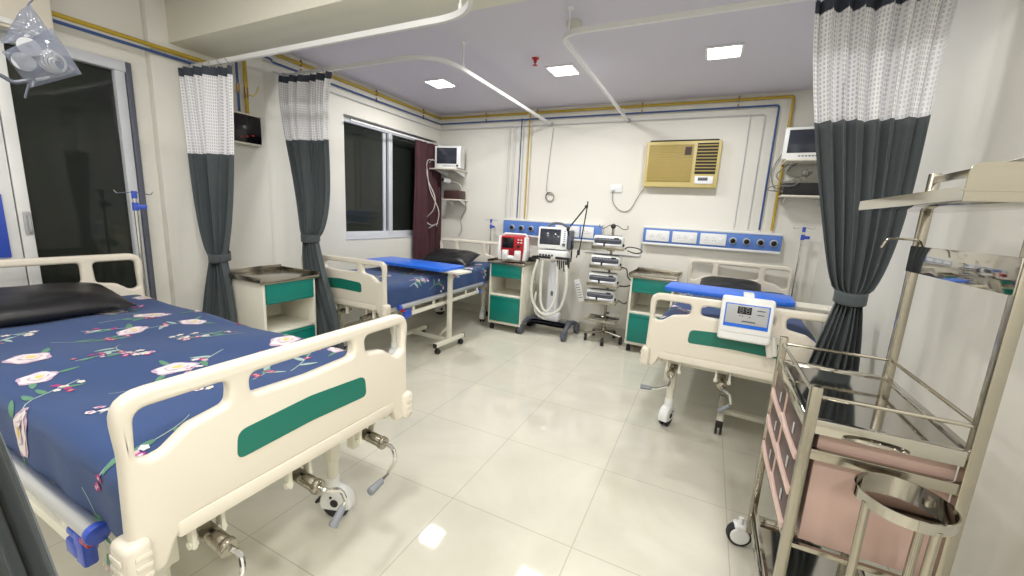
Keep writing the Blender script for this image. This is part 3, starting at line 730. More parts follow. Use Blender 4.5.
# ------------------------------------------------------------------ head wall panels
def panel(label, x0, x1, z0, z1, sockets, outlets, blue_x):
    w = x1-x0; t = thing('bedhead_panel', label, 'bedhead panel', (x0, YB, z0), 0, 'blue bedhead panels'); h = z1-z0
    prof = [(0,0),(-.065,.012),(-.07,h*.5),(-.065,h-.012),(0,h)]
    b = MB(); b.box((w/2, -.034, h/2), (w, .066, h), .008); b.box((w/2, -.07, h-.012), (w, .012, .024), .004); b.box((w/2, -.07, .012), (w, .012, .024), .004)
    b.build('casing', 'white', t)
    b = MB(); b.box(((blue_x[0]+blue_x[1])/2, -.07, h/2), (blue_x[1]-blue_x[0], .008, h-.05), .002); b.build('blue_face', 'panelblue', t)
    for x, ww in sockets:
        b = MB(); b.box((x, -.078, h/2), (ww, .012, h-.085), .004); s = b.build('socket_plate', 'white', t)
        b = MB()
        for q in (-.33, 0.05): 
            for dx, dz in ((0,.014),(-.012,-.010),(.012,-.010)): b.cyl((x+q*ww*.7+dx, -.085, h/2+dz), (x+q*ww*.7+dx, -.083, h/2+dz), .004, seg=8)
        b.build('socket_hole', 'greyp', s)
        b = MB()
        for q in (.28,): b.box((x+q*ww, -.085, h/2), (.022, .006, .034), .002)
        b.build('switch', 'paper', s)
    for x in outlets:
        b = MB(); b.lathe([(.0,.0),(.034,0),(.034,.01),(.028,.014),(.028,.02)], (x, -.074, h/2), (0,-1,0), 22); o = b.build('gas_outlet', 'lgrey', t)
        MB().lathe([(0,.0),(.024,0),(.024,.028),(.010,.03),(.010,.02),(0,.02)], (x, -.074, h/2), (0,-1,0), 18).build('outlet_core', 'black', o)
    return t
panel('blue bedhead panel behind the ventilator with four gas outlets at its left', -2.37, -1.10, 1.085, 1.30, [(.78,.15),(.94,.13),(1.10,.15)], [.13,.26,.39,.52], (.0,1.27))
panel('blue bedhead panel above the right bed with three white socket plates', -.645, .64, 1.11, 1.31, [(.15,.24),(.42,.24),(.69,.24)], [.87,.99,1.11,1.22], (.0,1.285))

# ------------------------------------------------------------------ window air conditioner
t = thing('air_conditioner', 'yellowed window air conditioner set in the back wall', 'air conditioner', (-.70, YB, 1.72)); w, h = .71, .46
b = MB(); b.box((w/2, -.045, h/2), (w, .10, h), .012); ca = b.build('casing', 'ac', t)
b = MB(); b.box((.245, -.098, h/2+.01), (.43, .008, h-.09), .002)
for i in range(22): b.box((.245, -.104, .07+i*.0165), (.43, .008, .006))
b.build('intake_grille', 'acg', t)
b = MB(); b.box((.585, -.093, .285), (.19, .012, .30)); lv = b.build('outlet_recess', 'dark', t)
b = MB()
for i in range(9): b.box((.585, -.104, .165+i*.031), (.185, .004, .012), .001, Matrix.Rotation(R(18), 4, 'X'))
b.build('louvre', 'acg', t)
MB().box((.585, -.099, .075), (.17, .012, .075), .004).build('control_panel', 'paper', t)
MB().box((.575, -.107, .085), (.09, .005, .03), .002).build('display', 'greyp', t)
MB().box((.41, -.109, .36), (.06, .003, .08)).build('sticker', 'brown', t)
b = MB(); b.box((w/2, -.05, h+.006), (w-.06, .08, .012), .003); b.build('gap_filler', 'dark', t)
# socket and cord
t = thing('wall_socket', 'white wall socket left of the air conditioner', 'socket', (-1.0, YB, 1.70))
b = MB(); b.box((0,-.008,0), (.13,.014,.085), .004); s = b.build('face_plate', 'white', t)
MB().box((.028,-.017,.0),(.018,.005,.03),.002).box((-.028,-.022,-.008),(.04,.02,.035),.006).build('plug', 'paper', t)
b = MB(); b.tube(bez([(-1.03,YB-.03,1.68),(-1.02,YB-.015,1.55),(-.93,YB-.012,1.46),(-.83,YB-.012,1.47),(-.76,YB-.012,1.60),(-.69,YB-.02,1.715)]), .004, 6)
tag(b.build('power_cord', 'cord'), 'grey power cord looping from the socket to the air conditioner', 'cord')
# hanging coiled wire
b = MB(); b.tube(bez([(-1.80,YB-.01,2.38),(-1.83,YB-.012,1.9),(-1.835,YB-.012,1.66),(-1.80,YB-.014,1.64)]), .003, 6)
for k in range(4): b.torus((-1.785, YB-.012-.004*k, 1.585), .048+.002*k, .003, (0,1,0.05*k), 24, 6)
tag(b.build('coiled_wire', 'cord'), 'coil of grey wire hanging on the back wall over the left panel', 'wire')
# ceiling fittings
t = thing('sprinkler_head', 'red sprinkler head on the ceiling beside the middle light', 'sprinkler', (-1.44, 3.24, ZC))
b = MB(); b.lathe([(.03,0),(.03,-.006),(.014,-.012),(.014,-.03),(.006,-.034),(.006,-.05),(.02,-.052),(.02,-.055)], (0,0,0)); b.build('body', 'red', t)
b = MB(); b.lathe([(0,0),(.05,0),(.05,-.02),(.035,-.045),(0,-.05)]); tag(b.build('smoke_detector', 'wcord', loc=(-.96,2.75,ZC)), 'round cream smoke detector on the ceiling behind the right track', 'smoke detector')

# ------------------------------------------------------------------ wall monitors
def monitor(loc, rz, label, tilt=0):
    t = thing('patient_monitor', label, 'monitor', loc, rz, 'wall mounted patient monitors')
    b = MB(); b.T = Matrix.Rotation(tilt, 4, 'X'); b.box((0,.07,.14), (.34,.15,.27), .015); b.box((0,-.008,.14), (.36,.03,.275), .012); b.box((0,.0,-.003),(.2,.12,.012),.003); b.build('housing', 'white', t)
    b = MB(); b.T = Matrix.Rotation(tilt, 4, 'X'); b.box((-.01,-.024,.155), (.275,.006,.195), .002); b.build('screen', 'screen', t)
    b = MB(); b.T = Matrix.Rotation(tilt, 4, 'X')
    for i in range(7): b.box((-.05+i*.025,-.025,.030), (.016,.006,.008), .002)
    b.cyl((.14,-.022,.035),(.14,-.04,.035),.012); b.build('button', 'black', t)
    return t
def shelf(loc, rz, w, d, label, m='cream'):
    t = thing('wall_shelf', label, 'shelf', loc, rz, 'small wall shelves')
    MB().box((0,-d/2,-.008), (w,d,.016), .003).build('board', m, t)
    for s in (-1,1): MB().prism([(0,0),(-d*.8,0),(0,-.07)], .006, Matrix.Translation((s*w*.38,0,-.017)) @ Matrix.Rotation(PI/2,4,'Z') @ UP).build('bracket', 'white', t)
    return t
shelf((-3.15, YB, 1.885), 0, .36, .36, 'upper wall shelf holding the left patient monitor')
monitor((-3.11, YB-.26, 1.888), R(10), 'white patient monitor on the wall shelf beside the maroon curtain')
shelf((-3.09, YB, 1.51), 0, .28, .22, 'lower wall shelf holding the black box, under the left monitor')
tag(MB().box((0,0,.055),(.24,.16,.11),.006).build('media_box', 'brown', loc=(-3.09,YB-.125,1.5105), rot=(0,0,R(3))), 'dark brown box on the lower shelf under the left monitor', 'box')
t = thing('wall_camera', 'white camera like unit on a curved arm between the left shelves', 'camera', (-3.17, YB-.0, 1.70))
b = MB(); b.tube(bez([(.13,-.02,-.17),(.13,-.06,-.02),(.06,-.10,.03),(-.0,-.14,.04)]), .011, 8); b.build('arm', 'wcord', t)
b = MB(); b.cyl((0,-.13,.04),(-.04,-.22,.05),.033,bev=.004); b.build('body', 'white', t)
MB().cyl((-.04,-.22,.05),(-.047,-.232,.051),.025).build('lens', 'black', t)
b = MB(); 
for k,(a,c) in enumerate([((-3.27,YB-.2,1.92),(-3.33,YB-.35,1.55))]):
    b.tube(bez([(-3.25,YB-.34,1.98),(-3.36,YB-.36,1.97),(-3.35,YB-.36,1.75),(-3.22,YB-.38,1.52),(-3.24,YB-.38,1.36),(-3.37,YB-.37,1.23),(-3.27,YB-.38,1.16),(-3.17,YB-.38,1.19),(-3.31,YB-.38,1.12)]), .006, 6)
    b.tube(bez([(-3.30,YB-.33,2.0),(-3.37,YB-.34,1.9),(-3.30,YB-.38,1.62),(-3.17,YB-.36,1.35),(-3.2,YB-.36,1.15)]), .005, 6)
tag(b.build('monitor_cable', 'wcord'), 'looped pale cables hanging from the left monitor in front of the maroon curtain', 'cable')
b = MB(); b.tube(bez([(-2.98,YB-.05,1.52),(-2.97,YB-.03,1.40),(-3.05,YB-.02,1.25),(-3.03,YB-.02,1.12),(-3.08,YB-.02,1.02)]), .004, 6)
tag(b.build('power_cord', 'cord'), 'grey cord dropping from the lower left shelf to the bed headboard', 'cord')
shelf((.74, YB, 1.96), 0, .42, .36, 'upper wall shelf holding the right patient monitor')
monitor((.68, YB-.26, 1.963), R(-4), 'white patient monitor on the back wall beside the large curtain')
shelf((.74, YB, 1.66), 0, .38, .24, 'lower wall shelf holding the black box, under the right monitor')
tag(MB().box((0,0,.055),(.32,.18,.11),.006).build('media_box', 'black', loc=(.72,YB-.135,1.6605)), 'black box on the lower shelf under the right monitor', 'box')
b = MB(); b.tube(bez([(.60,YB-.2,1.96),(.50,YB-.15,1.85),(.55,YB-.2,1.78),(.68,YB-.22,1.80),(.62,YB-.25,1.74),(.48,YB-.2,1.74),(.45,YB-.2,1.70),(.60,YB-.22,1.69)]), .005, 6)
b.tube(bez([(.66,YB-.2,1.96),(.58,YB-.12,1.88),(.66,YB-.2,1.82),(.75,YB-.24,1.86),(.70,YB-.25,1.80)]), .006, 6); b.tube(bez([(.55,YB-.02,2.1),(.47,YB-.03,1.9),(.50,YB-.05,1.75),(.60,YB-.06,1.72)]), .004, 6)
b.sph((.70,YB-.26,1.85), .03)
tag(b.build('monitor_cable', 'cord'), 'tangle of grey cables between the two right shelves', 'cable')

# switch box shelf on left wall
t = thing('indicator_unit', 'dark red indicator unit in a cream tray on the pilaster below the brass valves', 'indicator unit', (XL+.06, 2.045, 1.785))
MB().box((.04,0,.006),(.08,.22,.012),.002).build('tray', 'cream', t); MB().box((.04,0,.222),(.08,.22,.012),.002).build('lid', 'cream', t)
MB().box((.037,0,.114),(.07,.20,.20),.004).build('face', 'darkscreen', t)
for i in range(3): MB().box((.073,-.06+i*.045,.05+.01*i),(.004,.02,.008)).build('indicator', 'redlight', t)

# ------------------------------------------------------------------ IV stands
def iv_stand(loc, rz, h, label, base=True, r=.010):
    t = thing('drip_stand', label, 'drip stand', loc, rz, 'slim drip stands')
    b = MB(); b.cyl((0,0,.02),(0,0,h),r,seg=12); b.build('pole', 'chrome', t)
    b = MB(); b.tube(bend([(-.09,0,h+.01),(-.08,0,h-.008),(0,0,h+.004),(.08,0,h-.008),(.09,0,h+.01)],.01), .003, 6); b.build('hook', 'chrome', t)
    MB().cyl((0,0,h-.035),(0,0,h+.01),.014).build('clamp', 'blue', t); b = MB(); b.cyl((0,0,h-.11),(0,0,h-.06),.016); b.box((.03,-.005,h-.085),(.05,.02,.03),.006); b.build('clamp', 'blue', t)
    b = MB(); b.cyl((0,0,0),(0,0,.06),.016)
    b.build('socket', 'black', t)
    return t
iv_stand((-2.535, 4.60, 0), 0, 1.27, 'slim drip stand between the window bed and the red monitor locker')
iv_stand((.79, 4.58, 0), R(10), 1.37, 'slim drip stand between the right bed headboard and the large curtain')
iv_stand((-3.24, 1.275, 0), R(60), 1.37, 'slim drip stand beside the dark door frame behind the nearest bed')

# ------------------------------------------------------------------ red defibrillator monitor on locker B
t = thing('defibrillator', 'red and white defibrillator monitor on the bedside locker', 'defibrillator', (-2.00, 4.20, .838), R(6))
b = MB(); b.box((0,.06,.14),(.30,.20,.27),.02); b.box((0,-.045,.185),(.28,.02,.17),.008); b.build('housing', 'red', t)
for s in (-1,1):
    b = MB(); b.prism(rp([(s*.165,0,.01),(s*.125,0,.01),(s*.14,.12,.03),(s*.14,.27,.02),(s*.165,.27,.02),(s*.178,.12,.03)]), .12, Matrix.Translation((0,-.01,.0)) @ UP, .006); b.build('side_bumper', 'white', t)
    b = MB(); b.box((s*.075,-.075,.06),(.07,.05,.11),.01); b.box((s*.075,-.10,.075),(.035,.02,.05),.006); b.build('paddle', 'white', t)
b = MB(); b.tube(bend([(-.14,.03,.27),(-.13,.03,.295),(.13,.03,.295),(.14,.03,.27)],.02), .012); b.build('carry_handle', 'white', t)
MB().box((-.055,-.057,.195),(.14,.006,.12),.003).build('screen', 'darkscreen', t)
b = MB()
for i in range(4): b.box((.07+(i%2)*.035,-.058,.235-(i//2)*.03),(.02,.006,.012),.002)
b.build('label_strip', 'paper', t)
b = MB(); b.cyl((.075,-.056,.16),(.075,-.075,.16),.018); b.build('selector_knob', 'black', t)
b = MB(); b.cyl((-.025,-.11,.035),(.04,-.11,.035),.024); tt = b.build('paper_roll', 'paper', t)
tag(MB().box((0,0,.025),(.13,.1,.05),.02).box((.02,.01,.055),(.08,.06,.03),.012).build('cable_bundle', 'black', loc=(-1.80,4.33,.826)), 'dark bundle of leads lying on the locker right of the red monitor', 'leads')

# ------------------------------------------------------------------ ventilator
t = thing('ventilator', 'white ventilator with screen and hoses on a grey wheeled base by the back wall', 'ventilator', (-1.555, 4.33, 0), R(1))
b = MB()
b.prism(rp([(-.27,-.10,.03),(-.25,.12,.04),(.25,.12,.04),(.27,-.10,.03),(.2,.0,.05),(-.2,.0,.05)]), .04, Matrix.Translation((0,0,.125)), .01)
for s in (-1,1): b.tube(bez([(s*.20,.06,.14),(s*.24,-.05,.15),(s*.26,-.17,.13),(s*.26,-.2,.10)]), [.024]*25, 10); b.tube(bez([(s*.2,.08,.14),(s*.26,.16,.13),(s*.27,.2,.1)]), .028, 10)
b.build('base', 'greyp', t)
for x, y in ((-.27,-.20),(.25,-.20),(-.28,.20),(.28,.20)):
    b = MB(); b.lathe([(0,-.028),(.046,-.028),(.055,-.018),(.055,.018),(.046,.028),(0,.028)], (x,y,.055), (1,0,.0), 22); b.box((x,y,.10),(.06,.10,.04),.015); b.build('castor', 'greyp', t)
b = MB(); b.prism(rp([(-.06,.15,.02),(.08,.15,.02),(.055,.85,.02),(-.05,.85,.02)]), .10, Matrix.Translation((0,.05,0)) @ UP, .02,3); b.box((.01,.04,.2),(.2,.13,.1),.02); b.build('column', 'film', t)
MB().box((.012,-.008,.48),(.028,.006,.05)).build('label_plate', 'greyp', t)
b = MB(); b.T = Matrix.Translation((-.02,-.02,1.115)) @ Matrix.Rotation(R(10),4,'Z') @ Matrix.Rotation(R(-8),4,'X')
b.box((0,0,0),(.33,.05,.245),.016); b.box((.02,.08,0),(.30,.14,.22),.03); hh = b.build('monitor_housing', 'white', t)
b = MB(); b.T = Matrix.Translation((-.02,-.02,1.115)) @ Matrix.Rotation(R(10),4,'Z') @ Matrix.Rotation(R(-8),4,'X')
b.box((-.025,-.026,.012),(.235,.006,.175),.003); b.build('screen', 'screen', t)
b = MB(); b.T = Matrix.Translation((-.02,-.02,1.115)) @ Matrix.Rotation(R(10),4,'Z') @ Matrix.Rotation(R(-8),4,'X')
b.cyl((.135,-.024,-.07),(.135,-.045,-.07),.018); b.build('knob', 'greyp', t)
b = MB(); b.T = Matrix.Translation((-.02,-.02,1.115)) @ Matrix.Rotation(R(10),4,'Z') @ Matrix.Rotation(R(-8),4,'X')
for i in range(6): b.box((.135,-.027,.08-i*.022),(.018,.004,.010),.001)
b.build('side_key', 'panelblue', t)
b = MB(); b.tube(bez([(-.1,.02,1.235),(-.05,.03,1.275),(.05,.03,1.28),(.14,.05,1.24)]), .014, 10); b.build('carry_handle', 'greyp', t); b = MB(); b.box((.165,.07,1.10),(.05,.13,.22),.02); b.build('blower_housing', 'greyp', t)
b = MB(); b.box((.0,.02,.93),(.34,.20,.10),.015); b.build('breathing_unit', 'white', t)
b = MB(); b.box((-.09,-.085,.90),(.17,.03,.025),.008); b.box((.13,-.085,.905),(.16,.04,.025),.008)
for i in range(5): b.cyl((-.13+i*.035,-.085,.925),(-.13+i*.035,-.10,.925),.010)
for i in range(6): b.cyl((.08+i*.022,-.09,.88),(.08+i*.028,-.10+.01*(i%2),.76+.02*(i%3)),.007)
b.box((.19,-.05,.86),(.03,.05,.10),.01)
b.build('valve_block', 'black', t)
b = MB(); 
b.tube(bez([(-.15,-.10,.87),(-.19,-.14,.65),(-.17,-.16,.42),(-.06,-.17,.28),(.06,-.17,.27),(.17,-.16,.36),(.22,-.15,.60),(.19,-.12,.84)],10), .016, 10)
b.tube(bez([(-.10,-.08,.87),(-.10,-.10,.60),(-.06,-.14,.36),(.02,-.15,.30),(.09,-.12,.45),(.09,-.10,.7),(.07,-.08,.86)],10), .016, 10)
b.tube(bez([(-.14,-.12,.5),(-.15,-.13,.33),(-.10,-.14,.24),(-.02,-.12,.2)],8), .012, 8)
b.build('breathing_hose', 'tube', t)
b = MB(); b.tube(bend([(.19,.05,.86),(.20,.03,1.05),(.14,.0,1.22),(.33,.0,1.48)],.01), .008, 8); b.tube(bend([(.33,.0,1.48),(.345,-.02,1.47),(.30,-.02,1.02),(.27,-.02,.92)],.01), .007, 8)
b.sph((.145,0,1.225),.02); b.sph((.33,0,1.48),.018); b.box((.345,-.01,1.50),(.014,.014,.07),.004); b.box((.29,-.02,.98),(.03,.03,.06),.008)
b.build('circuit_arm', 'black', t)
# loose catheter pack hung between
t = thing('tubing_pack', 'clear bag and white tube card hanging between ventilator and pump stand', 'hanging pack', (-1.22, 4.45, .42))
b = MB(); b.T = Matrix.Rotation(R(-18),4,'Y'); b.box((0,0,.12),(.07,.03,.26),.012); b.build('pack', 'paper', t)
b = MB(); b.T = Matrix.Rotation(R(-18),4,'Y')
for i in range(6): b.box((0,-.017,.04+i*.03),(.045,.003,.008))
b.build('graduation', 'cord', t)
MB().tube(bez([(-.06,0,.24),(-.03,.1,.5),(-.0,.15,.60),(-.02,.2,.72)]), .004, 6).build('hanging_line', 'wcord', t)

# ------------------------------------------------------------------ infusion pump stand with four pumps
SX, SY = -.93, 4.42
t = thing('infusion_stand', 'steel five wheeled stand stacked with four infusion pumps', 'stand', (SX, SY, 0))
b = MB(); b.cyl((0,0,.10),(0,0,1.28),.014,seg=14); b.cyl((0,0,.1),(0,0,.16),.028); b.build('pole', 'steel', t)
for k in range(5):
    a = R(-80+72*k); e = Vector((math.cos(a)*.2, math.sin(a)*.2, 0))
    b = MB(); b.tube([(0,0,.115),(e.x,e.y,.085)], .016, 8); b.build('foot_arm', 'steel', t)
    b = MB(); b.lathe([(0,-.016),(.03,-.016),(.036,-.006),(.036,.006),(.03,.016),(0,.016)], (e.x,e.y,.036), (1,.3,0), 18); b.box((e.x,e.y,.07),(.03,.04,.03),.01); b.build('castor', 'rubber', t)
b = MB(); b.tube(bez([(-.15,0,1.30),(-.15,0,1.265),(-.10,0,1.26),(-.04,0,1.295),(0,0,1.29),(.04,0,1.295),(.10,0,1.26),(.15,0,1.265),(.15,0,1.30)]), .005, 6); b.build('bag_hook', 'steel', t)
b = MB(); b.sph((0,-.01,1.285),.028); b.build('top_knob', 'black', t)
zs = (1.055, .848, .655, .467)
for i, z in enumerate(zs):
    b = MB(); dx = -.01*i; b.box((dx-.01,-.06,z-.008),(.33,.22,.012),.003); b.box((dx-.01,-.168,z+.006),(.33,.006,.03),.002); b.box((0,-.02,z-.02),(.08,.06,.03),.006); b.build('tray', 'steel', t)
b = MB(); b.box((-.02,-.05,.255),(.34,.24,.008),.003); b.box((-.02,-.168,.266),(.34,.006,.02)); b.box((-.02,.068,.266),(.34,.006,.02)); b.box((0,0,.24),(.06,.06,.03),.005); b.build('tray', 'mirror', t)
MB().sph((.03,-.01,.33),.014).build('clamp_knob', 'black', t)
words = ('topmost', 'second from the top', 'third from the top', 'lowest')
for i, z in enumerate(zs):
    p = thing('infusion_pump', 'white and grey infusion pump on the pump stand, %s of the four' % words[i], 'infusion pump', (SX-.02-.01*i, SY-.065, z-.0015), R(2), 'infusion pumps on the stand')
    b = MB(); b.box((0,0,.067),(.305,.16,.13),.024,seg=3); b.build('case', 'white', p)
    b = MB(); b.box((.0,-.045,.092),(.285,.105,.06),.014, Matrix.Rotation(R(32),4,'X')); b.build('control_face', 'greyp', p)
    b = MB()
    for k in range(5): b.box((-.10+k*.035,-.085,.100),(.02,.01,.014),.003)
    b.box((.09,-.085,.102),(.05,.01,.03),.003); b.build('key', 'black', p)
    b = MB(); b.cyl((-.11,-.085,.035),(.03,-.085,.035),.014); b.cyl((.03,-.085,.035),(.12,-.085,.035),.006); b.box((.13,-.085,.035),(.012,.03,.04),.004); b.build('syringe', 'film', p)
    b = MB(); b.box((-.03,-.082,.035),(.022,.035,.045),.005); b.box((.145,-.03,.04),(.05,.03,.03),.008); b.build('syringe_clamp', 'black', p)
b = MB()
b.tube(bez([(-.78,4.36,1.06),(-.73,4.36,1.08),(-.64,4.36,1.07),(-.60,4.36,1.04),(-.66,4.36,1.02),(-.75,4.36,1.04)]), .006, 6)
b.tube(bez([(-.80,4.38,.86),(-.74,4.38,.84),(-.72,4.38,.76),(-.66,4.38,.70),(-.72,4.38,.66),(-.80,4.38,.65)]), .007, 6); b.tube(bez([(-.80,4.36,.50),(-.73,4.36,.47),(-.70,4.36,.49)]), .007, 6)
tag(b.build('pump_cable', 'black'), 'black cables looping off the right side of the infusion pumps', 'cable')
# foot of the oxygen conduit on wall
b = MB(); b.tube(bend([(-1.30,YB-.008,.965),(-.66,YB-.008,.965),(-.66,YB-.008,1.12)],.01), .008, 8); tag(b.build('wall_conduit', 'pwhite'), 'thin cream conduit on the wall between the two blue panels', 'conduit')

# ------------------------------------------------------------------ pump box on bed C
t = thing('mattress_pump', 'white air mattress pump with blue framed display hooked on the right footboard', 'mattress pump', (.235, 2.452, .755), R(-3.2))
b = MB(); b.T = Matrix.Rotation(R(-6),4,'X')
b.box((.0,-.035,.115),(.245,.085,.235),.014,seg=3); b.box((0,-.078,.125),(.235,.01,.165),.006); b.build('case', 'white', t)
b = MB(); b.box((0,.05,.245),(.05,.10,.008),.002); b.box((.0,-.0,.225),(.05,.02,.04),.002); b.build('hook', 'white', t)
b = MB(); b.T = Matrix.Rotation(R(-6),4,'X'); b.box((0,-.084,.135),(.205,.004,.125),.002); b.build('display_frame', 'tabletop', t)
b = MB(); b.T = Matrix.Rotation(R(-6),4,'X'); b.box((0,-.0865,.142),(.193,.003,.1),.001); b.build('display_face', 'lgrey', t)
b = MB(); b.T = Matrix.Rotation(R(-6),4,'X'); b.box((-.012,-.089,.165),(.064,.003,.038),.001); dsp = b.build('digit_window', 'darkscreen', t)
b = MB(); b.T = Matrix.Rotation(R(-6),4,'X')
for x0 in (-.026,.004):                          # seven-segment 8 8
    for z in (.152,.165,.178): b.box((x0,-.0915,z),(.012,.002,.0022))
    for z in (.1585,.1715):
        for dx in (-.0075,.0075): b.box((x0+dx,-.0915,z),(.0022,.002,.009))
b.build('digit', 'grip', dsp)
b = MB(); b.T = Matrix.Rotation(R(-6),4,'X')
b.box((.062,-.089,.172),(.036,.002,.005)); b.box((.062,-.089,.150),(.032,.002,.005)); b.box((.012,-.089,.108),(.062,.002,.006)); b.box((-.03,-.089,.135),(.006,.002,.005)); b.box((-.018,-.089,.135),(.006,.002,.005)); b.box((.014,-.089,.133),(.008,.002,.005))
b.build('printing', 'greyp', t)
b = MB(); b.cyl((.115,-.03,.03),(.135,-.035,-.06),.016); b.cyl((.135,-.03,.05),(.155,-.035,-.05),.014); b.build('hose_fitting', 'wcord', t)

# ------------------------------------------------------------------ stainless trolley
X0, X1, Y0, Y1, ZT = .31, .63, 1.27, 1.795, .90
t = thing('instrument_trolley', 'stainless steel trolley with brown drawers and a raised shelf at right', 'trolley')
def post(x, y, z0, z1, tall=False):
    b = MB(); b.box((x, y, (z0+z1)/2), (.025, .025, z1-z0), .002); b.build('post', 'steel', t)
post(X0, Y0, .10, .955); post(X0, Y1, .10, .955); post(X1, Y0, .10, 1.56); post(X1, Y1, .10, 1.56)
b = MB(); xc, yc = (X0+X1)/2, (Y0+Y1)/2
b.box((xc, yc, ZT-.045), (X1-X0-.01, Y1-Y0-.01, .006)); 
for y in (Y0, Y1): b.box((xc, y, ZT-.055), (X1-X0, .018, .04), .002)
for x in (X0, X1): b.box((x, yc, ZT-.055), (.018, Y1-Y0, .04), .002)
b.build('top_tray', 'mirror', t)
for z in (ZT+.028,):
    for a, c in (((X0,Y0),(X1,Y0)),((X0,Y1),(X1,Y1)),((X1,Y0),(X1,Y1)),((X0,Y0),(X0,Y1))): MB().cyl((*a, z), (*c, z), .0055, seg=10).build('guard_rail', 'steel', t)
# cabinet body, four drawers at left face
b = MB(); b.box((xc+.012, yc+.0, .655), (X1-X0-.04, Y1-Y0-.05, .345), .003); cb = b.build('drawer_cabinet', 'pinkpanel', t)
for cc, dd in (((xc, Y0, .765), (X1-X0, .018, .03)), ((X0, yc, .482), (.018, Y1-Y0, .018)), ((xc, Y1, .482), (X1-X0, .018, .018)), ((X1, yc, .482), (.018, Y1-Y0, .018)), ((xc, Y0, .478), (X1-X0, .015, .014))):
    MB().box(cc, dd, .002).build('cross_bar', 'steel', t)
ymid = 1.545
for (ya, yb2, n_) in ((Y0+.02, ymid, 3), (ymid, Y1-.02, 3)):
    H0, H1 = .495, .83
    for k in range(n_):
        z0 = H0+(H1-H0)*k/n_; z1 = H0+(H1-H0)*(k+1)/n_; hh = z1-z0; ym = (ya+yb2)/2; wy = yb2-ya-.006
        fx = X0-.008
        b = MB(); b.box((fx+.012, ym, (z0+z1)/2), (.02, wy, hh-.006), .003); dr = b.build('drawer', 'brown', t)
        b = MB()
        # pale lip along the drawer's lower edge, rising towards one end
        q = [(-wy/2, 0), (wy/2, 0), (wy/2, hh*.30), (wy*.25, hh*.20), (0, hh*.16), (-wy*.3, hh*.15), (-wy/2, hh*.17)]
        b.prism(q, .014, Matrix.Translation((fx-.001, ym, z0+.003)) @ Matrix.Rotation(PI/2,4,'Z') @ UP, .003); b.box((fx+.006, ym-wy/2+.003, (z0+z1)/2), (.012, .006, hh-.008)); b.box((fx+.006, ym+wy/2-.003, (z0+z1)/2), (.012, .006, hh-.008))
        b.build('drawer_lip', 'pink', dr)
        MB().box((fx-.0, ym-.03, (z0+z1)/2+.0), (.003, .012, .035), .001).build('label_tab', 'pwhite', dr)
# lower shelf
b = MB(); b.box((xc, yc, .16), (X1-X0, Y1-Y0, .006)); 
for y in (Y0, Y1): b.box((xc, y, .168), (X1-X0, .016, .03), .002)
for x in (X0, X1): b.box((x, yc, .168), (.016, Y1-Y0, .03), .002)
b.box((X0, yc, .24), (.010, Y1-Y0, .010)); 
b.build('lower_shelf', 'mirror', t)
for x in (X0, X1):
    for y in (Y0, Y1):
        b = MB(); s = -1 if x == X0 else 1
        b.T = Matrix.Translation((x+s*.03, y+.035, 0)) @ Matrix.Rotation(R(-10*s),4,'Z')
        b.lathe([(0,-.022),(.034,-.022),(.038,-.018),(.038,.018),(.034,.022),(0,.022)], (0,0,.05), (0,1,0), 26); b.box((0,0,.092),(.05,.05,.02),.008); b.cyl((0,0,.09),(0,0,.13),.01)
        c = b.build('castor', 'white', t)
        b = MB(); b.T = Matrix.Translation((x+s*.03, y+.035, 0)) @ Matrix.Rotation(R(-10*s),4,'Z')
        b.lathe([(.036,-.016),(.047,-.016),(.05,-.008),(.05,.008),(.047,.016),(.036,.016)], (0,0,.05), (0,1,0), 26); b.build('tyre', 'rubber', c)
# raised shelf on the tall posts
b = MB(); sx0, sx1, sz = .445, X1+.02, 1.435
sy0, sy1 = 1.13, 1.76
b.box(((sx0+sx1)/2, (sy0+sy1)/2, sz+.003), (sx1-sx0, sy1-sy0, .006), .001)
b.box((sx0+.001, (sy0+sy1)/2, sz+.016), (.003, sy1-sy0, .028)); b.box(((sx0+sx1)/2, sy1, sz+.016), (sx1-sx0, .003, .028)); 
b.build('raised_shelf', 'mirror', t)
b = MB(); b.prism(rp([(0,0,.0),(.35,0,0),(.35,.075,0),(.0,.075,.022)]), .004, Matrix.Translation((sx0, sy0, sz)) @ UP); b.box((sx0+.17, sy0-.004, sz+.021),(.35,.004,.003)); b.build('end_plate', 'steel', t)
for z in (sz+.105, sz+.032): MB().box((X1, (Y0+Y1)/2, z), (.010, Y1-Y0, .022), .002).build('shelf_rail', 'steel', t)
MB().box((X1-.014, (Y0+Y1)/2-.0, 1.285), (.004, Y1-Y0+.02, .085), .001).build('back_plate', 'mirror', t)
b = MB(); b.tube(bez([(X1-.10,Y1-.02,1.315),(X1-.085,Y1-.02,1.345),(X1-.05,Y1-.02,1.348),(X1-.01,Y1-.02,1.345),(X1-.0,Y1-.04,1.32)]), .004, 6); b.build('wire_hook', 'steel', t)
# bin ring
t = thing('bin_ring_stand', 'round stainless ring stand in front of the steel trolley', 'ring stand', (.483, 1.155, 0))
o_ = .087; b = MB(); b.lathe([(o_,-.013),(o_+.003,-.013),(o_+.003,.013),(o_,.013),(o_,-.013)], (0,0,.755), seg=44); b.build('ring', 'mirror', t)
for k in (205, 292, 40):
    a = R(k); b = MB(); b.cyl((math.cos(a)*(o_-.004), math.sin(a)*(o_-.004), .75), (math.cos(a)*(o_-.01), math.sin(a)*(o_-.01), .0), .009, seg=12); b.build('leg', 'steel', t)
b = MB(); b.torus((0,0,.2), o_-.012, .005, seg=36); b.build('lower_ring', 'steel', t)

